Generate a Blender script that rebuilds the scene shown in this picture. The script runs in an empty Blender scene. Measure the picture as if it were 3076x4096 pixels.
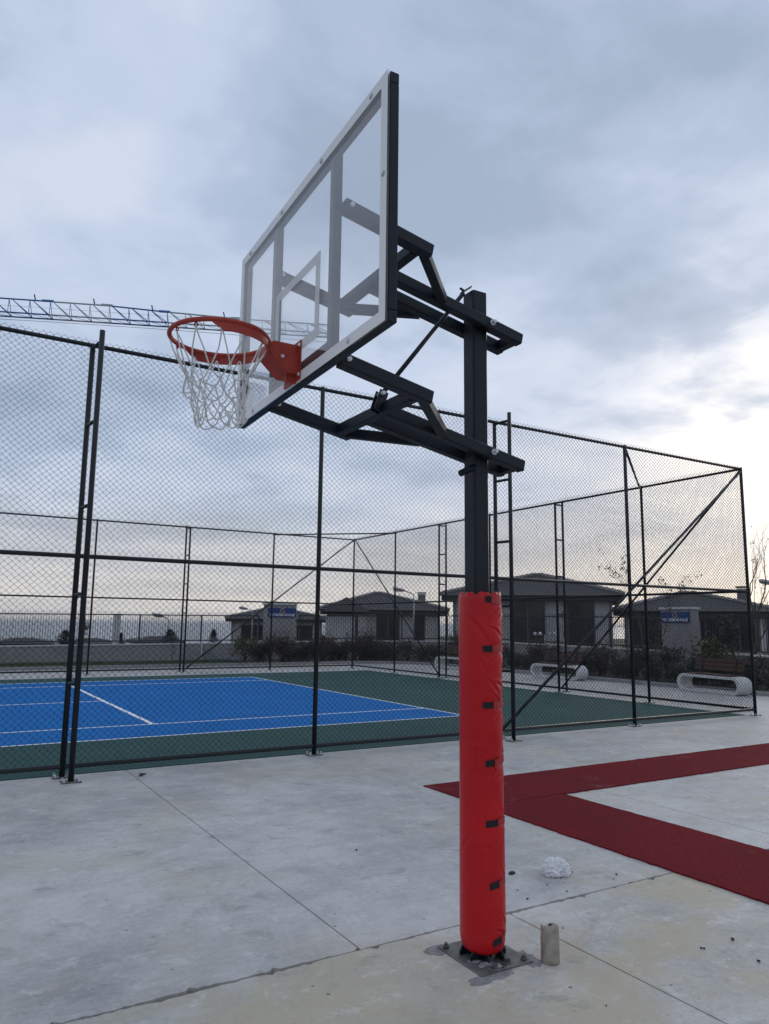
import bpy, math, random
import numpy as np
from mathutils import Vector, Matrix
R = math.radians
random.seed(7)
rng = np.random.default_rng(11)
scene = bpy.context.scene
col = scene.collection

# ------------------------------------------------------------------ camera
W, H = 3076, 4096
CP = np.array([-8.8524, -11.5157, 1.7136])
YAW, PITCH, ROLL, FPX = R(31.229), R(8.524), R(0.6505), 2975.0
_f = np.array([math.cos(PITCH)*math.sin(YAW), math.cos(PITCH)*math.cos(YAW), math.sin(PITCH)])
_r = np.array([math.cos(YAW), -math.sin(YAW), 0.0])
_u = np.cross(_r, _f)
_r, _u = math.cos(ROLL)*_r + math.sin(ROLL)*_u, -math.sin(ROLL)*_r + math.cos(ROLL)*_u
cam_d = bpy.data.cameras.new('camera')
cam_d.sensor_fit = 'VERTICAL'; cam_d.sensor_height = 36.0; cam_d.lens = 36.0*FPX/H
cam_d.clip_start = 0.05; cam_d.clip_end = 90000
cam = bpy.data.objects.new('camera', cam_d); col.objects.link(cam)
M = Matrix(((_r[0], _u[0], -_f[0], CP[0]), (_r[1], _u[1], -_f[1], CP[1]), (_r[2], _u[2], -_f[2], CP[2]), (0, 0, 0, 1)))
cam.matrix_world = M
scene.camera = cam

# ------------------------------------------------------------------ sky, sun, exposure
SUN_AZ, SUN_EL = R(58.0), R(14.0)            # azimuth from +Y towards +X
sdir = Vector((math.sin(SUN_AZ)*math.cos(SUN_EL), math.cos(SUN_AZ)*math.cos(SUN_EL), math.sin(SUN_EL)))
world = bpy.data.worlds.new('World'); scene.world = world; world.use_nodes = True
nt = world.node_tree; nt.nodes.clear()
class NT:
    """tiny node helper"""
    def __init__(s, tree): s.t = tree
    def n(s, typ, **kw):
        nd = s.t.nodes.new(typ)
        for k, v in kw.items(): setattr(nd, k, v)
        return nd
    def l(s, a, b): s.t.links.new(a, b)
    def setin(s, sock, v):
        if hasattr(v, 'is_output'): s.l(v, sock)
        else: sock.default_value = v
    def math(s, op, a, b=None, c=None, clamp=False):
        nd = s.n('ShaderNodeMath', operation=op, use_clamp=clamp)
        s.setin(nd.inputs[0], a)
        if b is not None: s.setin(nd.inputs[1], b)
        if c is not None: s.setin(nd.inputs[2], c)
        return nd.outputs[0]
    def vmath(s, op, a, b=None, scale=None):
        nd = s.n('ShaderNodeVectorMath', operation=op)
        s.setin(nd.inputs[0], a)
        if b is not None: s.setin(nd.inputs[1], b)
        if scale is not None: s.setin(nd.inputs['Scale'], scale)
        return nd.outputs['Value'] if op in ('DOT_PRODUCT', 'LENGTH') else nd.outputs[0]
    def mix(s, f, a, b, typ='MIX'):
        nd = s.n('ShaderNodeMix', data_type='RGBA', blend_type=typ)
        s.setin(nd.inputs[0], f)
        for i, v in ((6, a), (7, b)):
            if isinstance(v, (tuple, list)) and len(v) == 3: v = (*v, 1)
            s.setin(nd.inputs[i], v)
        return nd.outputs[2]
    def ramp(s, f, stops, interp='LINEAR'):
        nd = s.n('ShaderNodeValToRGB'); cr = nd.color_ramp; cr.interpolation = interp
        while len(cr.elements) < len(stops): cr.elements.new(0.5)
        for e, (p, c) in zip(cr.elements, stops):
            e.position = p; e.color = (*c, 1) if isinstance(c, tuple) else (c, c, c, 1)
        s.setin(nd.inputs[0], f); return nd.outputs[0]
    def noise(s, vec, scale, detail=4, rough=0.55, dist=0.0, out=0):
        nd = s.n('ShaderNodeTexNoise'); nd.inputs['Scale'].default_value = scale
        nd.inputs['Detail'].default_value = detail; nd.inputs['Roughness'].default_value = rough
        nd.inputs['Distortion'].default_value = dist
        if vec is not None: s.l(vec, nd.inputs['Vector'])
        return nd.outputs[out]
    def smooth(s, v, a, b):
        nd = s.n('ShaderNodeMapRange', interpolation_type='SMOOTHSTEP'); s.setin(nd.inputs[0], v)
        nd.inputs[1].default_value = a; nd.inputs[2].default_value = b
        return nd.outputs[0]
    def comb(s, x, y, z):
        nd = s.n('ShaderNodeCombineXYZ')
        for i, v in enumerate((x, y, z)): s.setin(nd.inputs[i], v)
        return nd.outputs[0]
w = NT(nt)
SKYZ = 14.78                                   # slice of the cloud noise
tc = w.n('ShaderNodeTexCoord').outputs['Generated']
dirn = w.vmath('NORMALIZE', tc)
sp = w.n('ShaderNodeSeparateXYZ'); w.l(dirn, sp.inputs[0])
zz = w.math('MAXIMUM', sp.outputs[2], 0.0)
den = w.math('ADD', zz, 0.16)
pc = w.comb(w.math('DIVIDE', sp.outputs[0], den), w.math('DIVIDE', sp.outputs[1], den), SKYZ)
n1 = w.noise(pc, 1.25, 4, 0.5, 0.25)
n2 = w.noise(w.vmath('ADD', pc, (4.3, 1.7, 0)), 3.4, 7, 0.58, 0.25)
cl = w.math('ADD', w.math('MULTIPLY', n1, 0.66), w.math('MULTIPLY', n2, 0.34))
dots = w.vmath('DOT_PRODUCT', dirn, tuple(sdir))
near = w.math('POWER', w.math('MAXIMUM', dots, 0.0), 26.0)
glow = w.math('POWER', w.math('MAXIMUM', dots, 0.0), 170.0)
cl2 = w.math('ADD', cl, w.math('MULTIPLY', near, 0.035))
cloud = w.ramp(cl2, [(0.36, (0.36, 0.445, 0.585)), (0.455, (0.44, 0.53, 0.69)), (0.55, (0.55, 0.635, 0.80)), (0.66, (0.655, 0.715, 0.845))], 'EASE')
# thin bright cloud around the hidden sun
bright = w.math('MULTIPLY', w.math('ADD', w.math('MULTIPLY', near, 0.22), glow), w.smooth(cl, 0.40, 0.60))
cloud = w.mix(w.math('MINIMUM', w.math('MULTIPLY', bright, 1.2), 1.0), cloud, (1.15, 1.12, 1.08))
# haze bank towards the horizon, warmer below the sun
hz = w.smooth(zz, 0.21, 0.0)
streak = w.noise(w.vmath('MULTIPLY', dirn, (2.5, 2.5, 26.0)), 1.6, 3, 0.5, 0.2)
hcol = w.mix(w.smooth(streak, 0.38, 0.66), (0.74, 0.715, 0.71), (0.92, 0.875, 0.825))
hcol = w.mix(w.math('MINIMUM', w.math('MULTIPLY', near, 0.7), 1.0), hcol, (1.0, 0.925, 0.84))
skyc = w.mix(w.math('MULTIPLY', hz, 0.85), cloud, hcol)
skyc = w.vmath('SCALE', skyc, scale=10.0)
nish = w.n('ShaderNodeTexSky', sky_type='NISHITA', sun_disc=False, sun_elevation=SUN_EL, sun_rotation=SUN_AZ, air_density=1.0, dust_density=1.0)
skyc = w.mix(0.06, skyc, nish.outputs[0])
bg = w.n('ShaderNodeBackground'); w.l(skyc, bg.inputs[0]); bg.inputs[1].default_value = 0.1
wo = w.n('ShaderNodeOutputWorld'); w.l(bg.outputs[0], wo.inputs[0])

sun_d = bpy.data.lights.new('sun', 'SUN'); sun_d.energy = 0.6; sun_d.angle = R(20); sun_d.color = (1, 0.93, 0.82)
sun = bpy.data.objects.new('sun', sun_d); col.objects.link(sun)
sun.rotation_euler = (-sdir).to_track_quat('-Z', 'Y').to_euler(); sun.location = (0, 0, 60)
vs = scene.view_settings
vs.view_transform = 'Standard'; vs.look = 'None'; vs.exposure = 0.06; vs.gamma = 1.0; vs.use_curve_mapping = False
scene.cycles.max_bounces = 8; scene.cycles.transparent_max_bounces = 24

# ------------------------------------------------------------------ pixel helpers (pixels of the 3076x4096 photograph)
def ray(px, py): return _f + (px-W/2)/FPX*_r - (py-H/2)/FPX*_u
def on_y(px, py, Y): d = ray(px, py); return Vector(CP + d*((Y-CP[1])/d[1]))
def on_x(px, py, X): d = ray(px, py); return Vector(CP + d*((X-CP[0])/d[0]))
def on_z(px, py, Z): d = ray(px, py); return Vector(CP + d*((Z-CP[2])/d[2]))
def at_depth(px, py, D): return Vector(CP + ray(px, py)*D)     # D metres along the view axis

# ------------------------------------------------------------------ materials
mats = {}
def mat(name, colr=(0.5, 0.5, 0.5), rough=0.6, metal=0.0, var=0.0, vscale=8.0, bump=0.0, bscale=60.0, spec=0.5, col2=None, fn=None):
    m = bpy.data.materials.new(name); m.use_nodes = True; t = NT(m.node_tree)
    b = m.node_tree.nodes['Principled BSDF']
    b.inputs['Roughness'].default_value = rough; b.inputs['Metallic'].default_value = metal
    b.inputs['Specular IOR Level'].default_value = spec
    b.inputs['Base Color'].default_value = (*colr, 1)
    pos = t.n('ShaderNodeNewGeometry').outputs['Position']
    if var or col2:
        c2 = col2 or tuple(min(1, c*(1+var)) for c in colr)
        c1 = colr if col2 else tuple(c*(1-var) for c in colr)
        f = t.ramp(t.noise(pos, vscale, 5, 0.6), [(0.3, 0.0), (0.7, 1.0)])
        t.l(t.mix(f, c1, c2), b.inputs['Base Color'])
        t.l(t.math('MULTIPLY_ADD', f, 0.14, rough-0.07, clamp=True), b.inputs['Roughness'])
    if bump:
        bp = t.n('ShaderNodeBump'); bp.inputs['Strength'].default_value = bump; bp.inputs['Distance'].default_value = 0.01
        t.l(t.noise(pos, bscale, 4, 0.6), bp.inputs['Height']); t.l(bp.outputs[0], b.inputs['Normal'])
    if fn: fn(t, b, pos)
    mats[name] = m
    return m

def concrete_fn(yellow, lo, hi):
    def fn(t, b, pos):
        big = t.noise(pos, 0.42, 5, 0.62, 0.3)
        mid = t.noise(pos, 2.2, 9, 0.68, 0.25)
        streak = t.noise(t.vmath('MULTIPLY', pos, (1.0, 2.0, 1.0)), 3.2, 8, 0.70, 0.3)
        grain = t.noise(pos, 26, 6, 0.75)
        fine = t.noise(pos, 130, 3, 0.7)
        v = t.math('ADD', t.math('ADD', t.math('MULTIPLY', mid, 0.30), t.math('MULTIPLY', streak, 0.16)), t.math('ADD', t.math('MULTIPLY', big, 0.34), t.math('MULTIPLY', grain, 0.20)))
        c = t.mix(t.ramp(v, [(0.415, 0.0), (0.575, 1.0)]), lo, hi)
        c = t.mix(t.math('MULTIPLY', t.smooth(t.noise(pos, 0.75, 7, 0.66, 0.5), 0.45, 0.62), yellow), c, (0.46, 0.395, 0.265))
        c = t.mix(t.math('MULTIPLY', t.smooth(t.noise(pos, 2.4, 6, 0.65, 0.4), 0.60, 0.72), yellow*0.30), c, (0.38, 0.27, 0.21))
        # pale laitance smears, dark smudges
        c = t.mix(t.math('MULTIPLY', t.smooth(t.noise(t.vmath('ADD', pos, (9, 3, 0)), 5.0, 9, 0.74, 0.35), 0.55, 0.64), 0.42), c, (0.68, 0.67, 0.645))
        c = t.mix(t.math('MULTIPLY', t.smooth(t.noise(t.vmath('ADD', pos, (2, 13, 0)), 3.2, 9, 0.74, 0.3), 0.54, 0.68), 0.45), c, (0.18, 0.175, 0.17))
        # pits, grit and specks
        vo = t.n('ShaderNodeTexVoronoi'); vo.inputs['Scale'].default_value = 8.0; t.l(pos, vo.inputs['Vector'])
        gate = t.smooth(t.noise(pos, 2.6, 3), 0.50, 0.58)
        pit = t.math('MULTIPLY', t.smooth(vo.outputs['Distance'], 0.11, 0.05), gate)
        c = t.mix(t.math('MULTIPLY', pit, 0.75), c, (0.085, 0.075, 0.07))
        vo2 = t.n('ShaderNodeTexVoronoi'); vo2.inputs['Scale'].default_value = 33.0; t.l(pos, vo2.inputs['Vector'])
        gate2 = t.smooth(t.noise(t.vmath('ADD', pos, (5, 5, 0)), 4.0, 4), 0.50, 0.62)
        sp_ = t.math('MULTIPLY', t.smooth(vo2.outputs['Distance'], 0.16, 0.07), gate2)
        c = t.mix(t.math('MULTIPLY', sp_, 0.55), c, (0.12, 0.11, 0.105))
        vo3 = t.n('ShaderNodeTexVoronoi'); vo3.inputs['Scale'].default_value = 5.2; t.l(t.vmath('ADD', pos, (3.3, 1.1, 0)), vo3.inputs['Vector'])
        blot = t.math('MULTIPLY', t.smooth(t.math('ADD', vo3.outputs['Distance'], t.math('MULTIPLY', t.math('SUBTRACT', grain, 0.5), 0.35)), 0.16, 0.10), t.smooth(t.noise(pos, 1.7, 2), 0.56, 0.62))
        c = t.mix(t.math('MULTIPLY', blot, 0.28), c, (0.70, 0.69, 0.67))
        c = t.mix(t.smooth(fine, 0.44, 0.25), c, t.vmath('SCALE', c, scale=0.72))
        c = t.mix(t.math('MULTIPLY', t.smooth(fine, 0.58, 0.75), 0.35), c, (0.72, 0.71, 0.70))
        t.l(c, b.inputs['Base Color'])
        t.l(t.math('MULTIPLY_ADD', mid, 0.40, 0.50, clamp=True), b.inputs['Roughness'])
        bp = t.n('ShaderNodeBump'); bp.inputs['Strength'].default_value = 0.5; bp.inputs['Distance'].default_value = 0.006
        hgt = t.math('SUBTRACT', t.math('ADD', t.math('MULTIPLY', fine, 0.30), t.math('ADD', t.math('MULTIPLY', streak, 0.8), t.math('MULTIPLY', grain, 0.5))), t.math('ADD', t.math('MULTIPLY', pit, 1.0), t.math('MULTIPLY', sp_, 0.5)))
        t.l(hgt, bp.inputs['Height']); t.l(bp.outputs[0], b.inputs['Normal'])
    return fn
mat('concrete', rough=0.7, spec=0.35, fn=concrete_fn(0.28, (0.325, 0.315, 0.306), (0.58, 0.56, 0.53)))
mat('concrete_old', rough=0.7, spec=0.35, fn=concrete_fn(0.72, (0.335, 0.325, 0.298), (0.60, 0.575, 0.525)))
mat('joint_dirt', (0.13, 0.125, 0.12), 0.95, var=0.4, vscale=20)
def acrylic(dark, light):
    def fn(t, b, pos):
        c = t.mix(t.ramp(t.noise(pos, 0.7, 5, 0.6, 0.5), [(0.3, 0.0), (0.7, 1.0)]), dark, light)
        c = t.mix(t.math('MULTIPLY', t.smooth(t.noise(pos, 2.0, 6, 0.65, 0.3), 0.62, 0.78), 0.10), c, (0.30, 0.36, 0.38))
        c = t.mix(t.math('MULTIPLY', t.smooth(t.noise(t.vmath('MULTIPLY', pos, (0.6, 1.5, 1)), 1.1, 7, 0.7, 0.3), 0.54, 0.72), 0.22), c, t.vmath('SCALE', c, scale=1.55))
        c = t.mix(t.math('MULTIPLY', t.smooth(t.noise(t.vmath('ADD', pos, (31, 7, 0)), 0.55, 6, 0.65, 0.6), 0.55, 0.70), 0.30), c, t.vmath('SCALE', c, scale=0.68))
        t.l(c, b.inputs['Base Color'])
        bp = t.n('ShaderNodeBump'); bp.inputs['Strength'].default_value = 0.2; bp.inputs['Distance'].default_value = 0.004
        t.l(t.noise(pos, 120, 2), bp.inputs['Height']); t.l(bp.outputs[0], b.inputs['Normal'])
    return fn
mat('court_green', rough=0.85, spec=0.12, fn=acrylic((0.026, 0.076, 0.071), (0.035, 0.094, 0.088)))
mat('court_blue', rough=0.85, spec=0.10, fn=acrylic((0.003, 0.128, 0.385), (0.004, 0.152, 0.45)))
mat('line_white', (0.80, 0.80, 0.80), 0.7, var=0.06, vscale=5)
def rubber(t, b, pos):
    g = t.noise(pos, 170, 2, 0.6)
    g2 = t.noise(pos, 45, 4, 0.7)
    gg = t.math('ADD', t.math('MULTIPLY', g, 0.5), t.math('MULTIPLY', g2, 0.5))
    c = t.mix(t.ramp(gg, [(0.36, 0.0), (0.64, 1.0)]), (0.075, 0.005, 0.008), (0.25, 0.015, 0.024))
    c = t.mix(t.math('MULTIPLY', t.smooth(t.noise(pos, 0.9, 5, 0.6, 0.4), 0.40, 0.65), 0.35), c, (0.09, 0.012, 0.014))
    c = t.mix(t.math('MULTIPLY', t.smooth(t.noise(pos, 1.4, 6, 0.65, 0.6), 0.57, 0.72), 0.30), c, (0.28, 0.17, 0.155))
    t.l(c, b.inputs['Base Color'])
    bp = t.n('ShaderNodeBump'); bp.inputs['Strength'].default_value = 0.6; bp.inputs['Distance'].default_value = 0.006
    t.l(g, bp.inputs['Height']); t.l(bp.outputs[0], b.inputs['Normal'])
mat('rubber_red', rough=0.95, spec=0.08, fn=rubber)
mat('fence_paint', (0.012, 0.015, 0.018), 0.42, spec=0.35, var=0.25, vscale=6)
mat('wire', (0.008, 0.010, 0.014), 0.6, spec=0.2)
mat('hoop_paint', (0.008, 0.012, 0.019), 0.48, spec=0.28, var=0.2, vscale=7, bump=0.04, bscale=160)
mat('zinc', (0.62, 0.64, 0.66), 0.35, metal=0.25, var=0.15, vscale=30)
mat('rim_paint', (0.38, 0.048, 0.030), 0.48, spec=0.3, var=0.2, vscale=14)
mat('net_cord', (0.72, 0.71, 0.69), 0.85, var=0.10, vscale=30)
mat('board_white', (0.80, 0.78, 0.77), 0.5, var=0.04, vscale=3)
mat('vinyl_red', (0.48, 0.006, 0.011), 0.33, spec=0.32, var=0.10, vscale=4, bump=0.05, bscale=35)
mat('velcro', (0.012, 0.012, 0.013), 0.9, bump=0.3, bscale=300)
mat('tab_red', (0.36, 0.014, 0.018), 0.5, var=0.15, vscale=40)
mat('steel_dirty', (0.018, 0.019, 0.020), 0.55, col2=(0.19, 0.182, 0.172), vscale=11)
mat('mortar', (0.24, 0.235, 0.23), 0.95, var=0.3, vscale=25, bump=0.5)
mat('core_concrete', (0.24, 0.20, 0.155), 0.95, col2=(0.40, 0.36, 0.31), vscale=22, bump=0.5, bscale=70)
mat('plastic_film', (0.90, 0.90, 0.91), 0.4)
mat('debris', (0.045, 0.038, 0.034), 0.95, var=0.4, vscale=40)
mat('wall_render', (0.29, 0.275, 0.275), 0.9, var=0.12, vscale=1.2, bump=0.2, bscale=25)
mat('wall_cap', (0.62, 0.61, 0.60), 0.8, var=0.1, vscale=3)
mat('railing_blue', (0.022, 0.035, 0.075), 0.45)
mat('railing_dark', (0.018, 0.020, 0.026), 0.5)
mat('bench_stone', (0.66, 0.65, 0.63), 0.6, var=0.12, vscale=40)
mat('wood', (0.050, 0.020, 0.012), 0.65, col2=(0.095, 0.038, 0.020), vscale=6)
mat('sign_blue', (0.012, 0.045, 0.20), 0.45)
mat('sign_white', (0.78, 0.78, 0.78), 0.6)
mat('emblem_red', (0.30, 0.03, 0.03), 0.6)
mat('emblem_gold', (0.50, 0.42, 0.25), 0.6)
def tile_fn(t, b, pos):
    z = t.n('ShaderNodeSeparateXYZ'); t.l(pos, z.inputs[0])
    wv = t.math('FRACT', t.math('MULTIPLY', z.outputs[2], 7.5))
    row = t.smooth(wv, 0.0, 0.35)
    n = t.noise(pos, 3.5, 5, 0.65)
    c = t.mix(n, (0.040, 0.038, 0.040), (0.085, 0.078, 0.076))
    t.l(c, b.inputs['Base Color'])
    bp = t.n('ShaderNodeBump'); bp.inputs['Strength'].default_value = 0.8; bp.inputs['Distance'].default_value = 0.05
    t.l(t.math('ADD', row, t.math('MULTIPLY', n, 0.4)), bp.inputs['Height']); t.l(bp.outputs[0], b.inputs['Normal'])
mat('roof_tile', rough=0.8, fn=tile_fn)
mat('ridge_tile', (0.26, 0.245, 0.235), 0.85, var=0.3, vscale=4)
mat('fascia', (0.035, 0.036, 0.042), 0.6)
mat('house_wall', (0.48, 0.465, 0.465), 0.9, var=0.10, vscale=0.9)
mat('house_wall_dark', (0.20, 0.19, 0.195), 0.9, var=0.10, vscale=0.9)
mat('window_glass', (0.018, 0.020, 0.024), 0.08)
mat('window_frame', (0.13, 0.125, 0.12), 0.5)
mat('crane_blue', (0.035, 0.15, 0.42), 0.45)
mat('crane_white', (0.42, 0.45, 0.50), 0.5)
mat('crane_dark', (0.04, 0.05, 0.07), 0.5)
mat('lamp_metal', (0.30, 0.31, 0.33), 0.4, metal=0.4)
mat('lamp_glass', (0.6, 0.6, 0.6), 0.3)
mat('bark', (0.085, 0.068, 0.055), 0.9, var=0.3, vscale=15)
mat('leaf_dark', (0.022, 0.030, 0.018), 0.6, col2=(0.040, 0.052, 0.026), vscale=9)
mat('leaf_red', (0.055, 0.024, 0.020), 0.6, col2=(0.035, 0.035, 0.020), vscale=9)
mat('leaf_green', (0.060, 0.085, 0.024), 0.6, col2=(0.11, 0.115, 0.03), vscale=9)
mat('needle', (0.020, 0.028, 0.022), 0.7, col2=(0.032, 0.042, 0.030), vscale=5)
mat('grass', (0.030, 0.055, 0.018), 0.9, col2=(0.050, 0.080, 0.024), vscale=2.5)
mat('soil', (0.055, 0.045, 0.036), 0.95, var=0.3, vscale=6)
mat('terrain', (0.060, 0.070, 0.040), 0.95, col2=(0.10, 0.095, 0.06), vscale=0.05)
mat('kerb', (0.30, 0.295, 0.29), 0.85, var=0.15, vscale=2)
mat('hose', (0.03, 0.14, 0.34), 0.5)
mat('tarp', (0.02, 0.06, 0.12), 0.7)
def sea_fn(t, b, pos):
    bp = t.n('ShaderNodeBump'); bp.inputs['Strength'].default_value = 0.25; bp.inputs['Distance'].default_value = 1.0
    t.l(t.noise(pos, 0.05, 6, 0.6), bp.inputs['Height']); t.l(bp.outputs[0], b.inputs['Normal'])
mat('sea_water', (0.055, 0.10, 0.13), 0.28, fn=sea_fn)
# clear board panel: clear sheet with real Fresnel reflection
m = bpy.data.materials.new('clear_panel'); m.use_nodes = True; t = NT(m.node_tree); m.node_tree.nodes.clear()
tr = t.n('ShaderNodeBsdfTransparent'); tr.inputs[0].default_value = (0.955, 0.96, 0.965, 1)
gl = t.n('ShaderNodeBsdfGlossy'); gl.inputs['Roughness'].default_value = 0.03
ge = t.n('ShaderNodeNewGeometry'); cs = t.math('ABSOLUTE', t.vmath('DOT_PRODUCT', ge.outputs['Normal'], ge.outputs['Incoming']))
fr = t.math('MULTIPLY_ADD', t.math('POWER', t.math('SUBTRACT', 1.0, cs), 5.0), 0.94, 0.06)
mx = t.n('ShaderNodeMixShader'); t.l(fr, mx.inputs[0]); t.l(tr.outputs[0], mx.inputs[1]); t.l(gl.outputs[0], mx.inputs[2])
df = t.n('ShaderNodeBsdfDiffuse'); df.inputs[0].default_value = (0.6, 0.6, 0.62, 1)
mx2 = t.n('ShaderNodeMixShader'); mx2.inputs[0].default_value = 0.03
t.l(mx.outputs[0], mx2.inputs[1]); t.l(df.outputs[0], mx2.inputs[2])
o_ = t.n('ShaderNodeOutputMaterial'); t.l(mx2.outputs[0], o_.inputs[0]); mats['clear_panel'] = m
# thin white print on the clear panel: lets a little light through
m = mats['plastic_film']; t = NT(m.node_tree); pb0 = m.node_tree.nodes['Principled BSDF']; tl = t.n('ShaderNodeBsdfTranslucent'); tl.inputs[0].default_value = (0.85, 0.86, 0.88, 1)
mx = t.n('ShaderNodeMixShader'); mx.inputs[0].default_value = 0.22; t.l(pb0.outputs[0], mx.inputs[1]); t.l(tl.outputs[0], mx.inputs[2]); t.l(mx.outputs[0], m.node_tree.nodes['Material Output'].inputs[0])
m = bpy.data.materials.new('white_print'); m.use_nodes = True; t = NT(m.node_tree)
b_ = m.node_tree.nodes['Principled BSDF']; b_.inputs['Base Color'].default_value = (0.66, 0.65, 0.65, 1); b_.inputs['Roughness'].default_value = 0.35
b_.inputs['Alpha'].default_value = 0.72; mats['white_print'] = m

# ------------------------------------------------------------------ mesh builder
class MB:
    def __init__(s): s.v = []; s.f = []; s.sm = []
    def add(s, vs, fs, smooth=False):
        o = len(s.v); s.v += [tuple(p) for p in vs]
        s.f += [tuple(i+o for i in f) for f in fs]; s.sm += [smooth]*len(fs); return s
    def box(s, c, size, rot=None):
        x, y, z = (d/2 for d in size); q = [Vector(((-x, x)[i & 1], (-y, y)[(i >> 1) & 1], (-z, z)[(i >> 2) & 1])) for i in range(8)]
        if rot is not None: q = [rot @ p for p in q]
        return s.add([p + Vector(c) for p in q], [(0, 2, 3, 1), (4, 5, 7, 6), (0, 1, 5, 4), (2, 6, 7, 3), (0, 4, 6, 2), (1, 3, 7, 5)])
    def beam(s, a, b, wdt, hgt, up=(0, 0, 1), ch=0.0):
        a = Vector(a); b = Vector(b); d = (b-a).normalized(); u = Vector(up); sd = d.cross(u).normalized(); u = sd.cross(d).normalized()
        w2, h2 = wdt/2, hgt/2
        if ch > 0: prof = [(-w2+ch, -h2), (w2-ch, -h2), (w2, -h2+ch), (w2, h2-ch), (w2-ch, h2), (-w2+ch, h2), (-w2, h2-ch), (-w2, -h2+ch)]
        else: prof = [(-w2, -h2), (w2, -h2), (w2, h2), (-w2, h2)]
        n = len(prof); vs = [p + sd*x + u*y for p in (a, b) for x, y in prof]
        fs = [(i, (i+1) % n, n+(i+1) % n, n+i) for i in range(n)] + [tuple(range(n-1, -1, -1)), tuple(range(n, 2*n))]
        return s.add(vs, fs)
    def tube(s, pts, r, n=8, closed=False, cap=True):
        pts = [Vector(p) for p in pts]; m_ = len(pts); rs = r if isinstance(r, (list, tuple)) else [r]*m_
        vs = []; prev = None
        for i, p in enumerate(pts):
            if closed: d = pts[(i+1) % m_] - pts[i-1]
            else: d = pts[min(i+1, m_-1)] - pts[max(i-1, 0)]
            d.normalize()
            if prev is None:
                ax = Vector((0, 0, 1)) if abs(d.z) < 0.9 else Vector((1, 0, 0)); e = d.cross(ax).normalized()
            else: e = (prev - d*prev.dot(d)).normalized()
            prev = e; g = d.cross(e)
            vs += [p + (e*math.cos(2*math.pi*k/n) + g*math.sin(2*math.pi*k/n))*rs[i] for k in range(n)]
        fs = []
        for i in range(m_ if closed else m_-1):
            j = (i+1) % m_
            fs += [(i*n+k, i*n+(k+1) % n, j*n+(k+1) % n, j*n+k) for k in range(n)]
        s.add(vs, fs, True)
        if cap and not closed:
            o = len(s.v)-len(vs)
            s.f += [tuple(o+k for k in range(n-1, -1, -1)), tuple(o+(m_-1)*n+k for k in range(n))]; s.sm += [False, False]
        return s
    def prism(s, poly, axis_vec, frame):
        """poly: 2D points; frame: (origin, ex, ey)"""
        o, ex, ey = (Vector(q) for q in frame); av = Vector(axis_vec); n = len(poly)
        a = [o + ex*x + ey*y for x, y in poly]
        vs = a + [p + av for p in a]
        return s.add(vs, [(i, (i+1) % n, n+(i+1) % n, n+i) for i in range(n)] + [tuple(range(n-1, -1, -1)), tuple(range(n, 2*n))])
    def blob(s, c, r, seed=0, amp=0.25, nu=10, nv=7, flat=1.0):
        rd = random.Random(seed); vs = []
        for j in range(nv+1):
            th = math.pi*j/nv
            for i in range(nu):
                ph = 2*math.pi*i/nu; k = r*(1+rd.uniform(-amp, amp))
                if j in (0, nv): k = r
                vs.append((c[0]+k*math.sin(th)*math.cos(ph), c[1]+k*math.sin(th)*math.sin(ph), c[2]+k*flat*math.cos(th)))
        fs = [(j*nu+i, (j+1)*nu+i, (j+1)*nu+(i+1) % nu, j*nu+(i+1) % nu) for j in range(nv) for i in range(nu)]
        return s.add(vs, fs)
    def mesh(s, name):
        me = bpy.data.meshes.new(name); me.from_pydata(s.v, [], s.f); me.update()
        me.polygons.foreach_set('use_smooth', s.sm)
        return me
    def build(s, name, material, parent=None, loc=None):
        me = s.mesh(name); me.materials.append(mats[material]); return link(name, me, parent, loc)
def link(name, me, parent=None, loc=None):
    o = bpy.data.objects.new(name, me); col.objects.link(o)
    if parent is not None: o.parent = parent
    if loc is not None: o.location = loc
    return o
def tag(o, label=None, cat=None, group=None, kind=None):
    if label: o['label'] = label
    if cat: o['category'] = cat
    if group: o['group'] = group
    if kind: o['kind'] = kind
    return o
def empty(name, loc, rz=0.0, label=None, cat=None, group=None):
    o = bpy.data.objects.new(name, None); col.objects.link(o); o.location = loc; o.rotation_euler = (0, 0, rz); o.empty_display_size = 0.2
    return tag(o, label, cat, group)
def bevel(o, wd=0.004, seg=2):
    md = o.modifiers.new('bevel', 'BEVEL'); md.width = wd; md.segments = seg; md.limit_method = 'ANGLE'; md.angle_limit = R(35); return o
def copy_tree(o, parent=None):
    c = o.copy(); col.objects.link(c); c.parent = parent
    for ch in list(o.children): copy_tree(ch, c)
    return c

# ------------------------------------------------------------------ ground, sea
def hterr(x, y):
    # land falls away to the sea behind the wall on the left, stays as a terrace on the right
    d = max(0.0, y - 21.5)
    left = -0.10*d - 0.0006*d*d
    right = 0.25*min(1, max(0, (x-14.5)/4)) if x > 14.5 else 0.0
    rr = max(0.0, math.hypot(x-20, y-25) - 55)
    right += -0.07*rr - 0.0004*rr*rr
    t_ = min(1, max(0, (x - 0.30*y + 1.0)/10.0)); t_ = t_*t_*(3-2*t_)
    z = left*(1-t_) + right*t_
    back = max(0.0, -22-y)*0.02
    return max(-75.0, z - 0.09 + 0*back)
xs = sorted(set([-42000, -15000, -5000, -2000, -900, -500, -300, -200] + list(range(-140, 241, 5)) + [300, 420, 600, 900, 1800, 5000, 15000, 42000]))
ys = sorted(set([-42000, -15000, -4000, -1200, -400, -160, -80, -50] + list(range(-30, 181, 4)) + [200, 230, 270, 320, 400, 520, 700, 1000, 2000, 5000, 15000, 42000]))
g = MB()
vs_ = [(x, y, hterr(x, y)) for y in ys for x in xs]; nx_ = len(xs)
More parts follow.
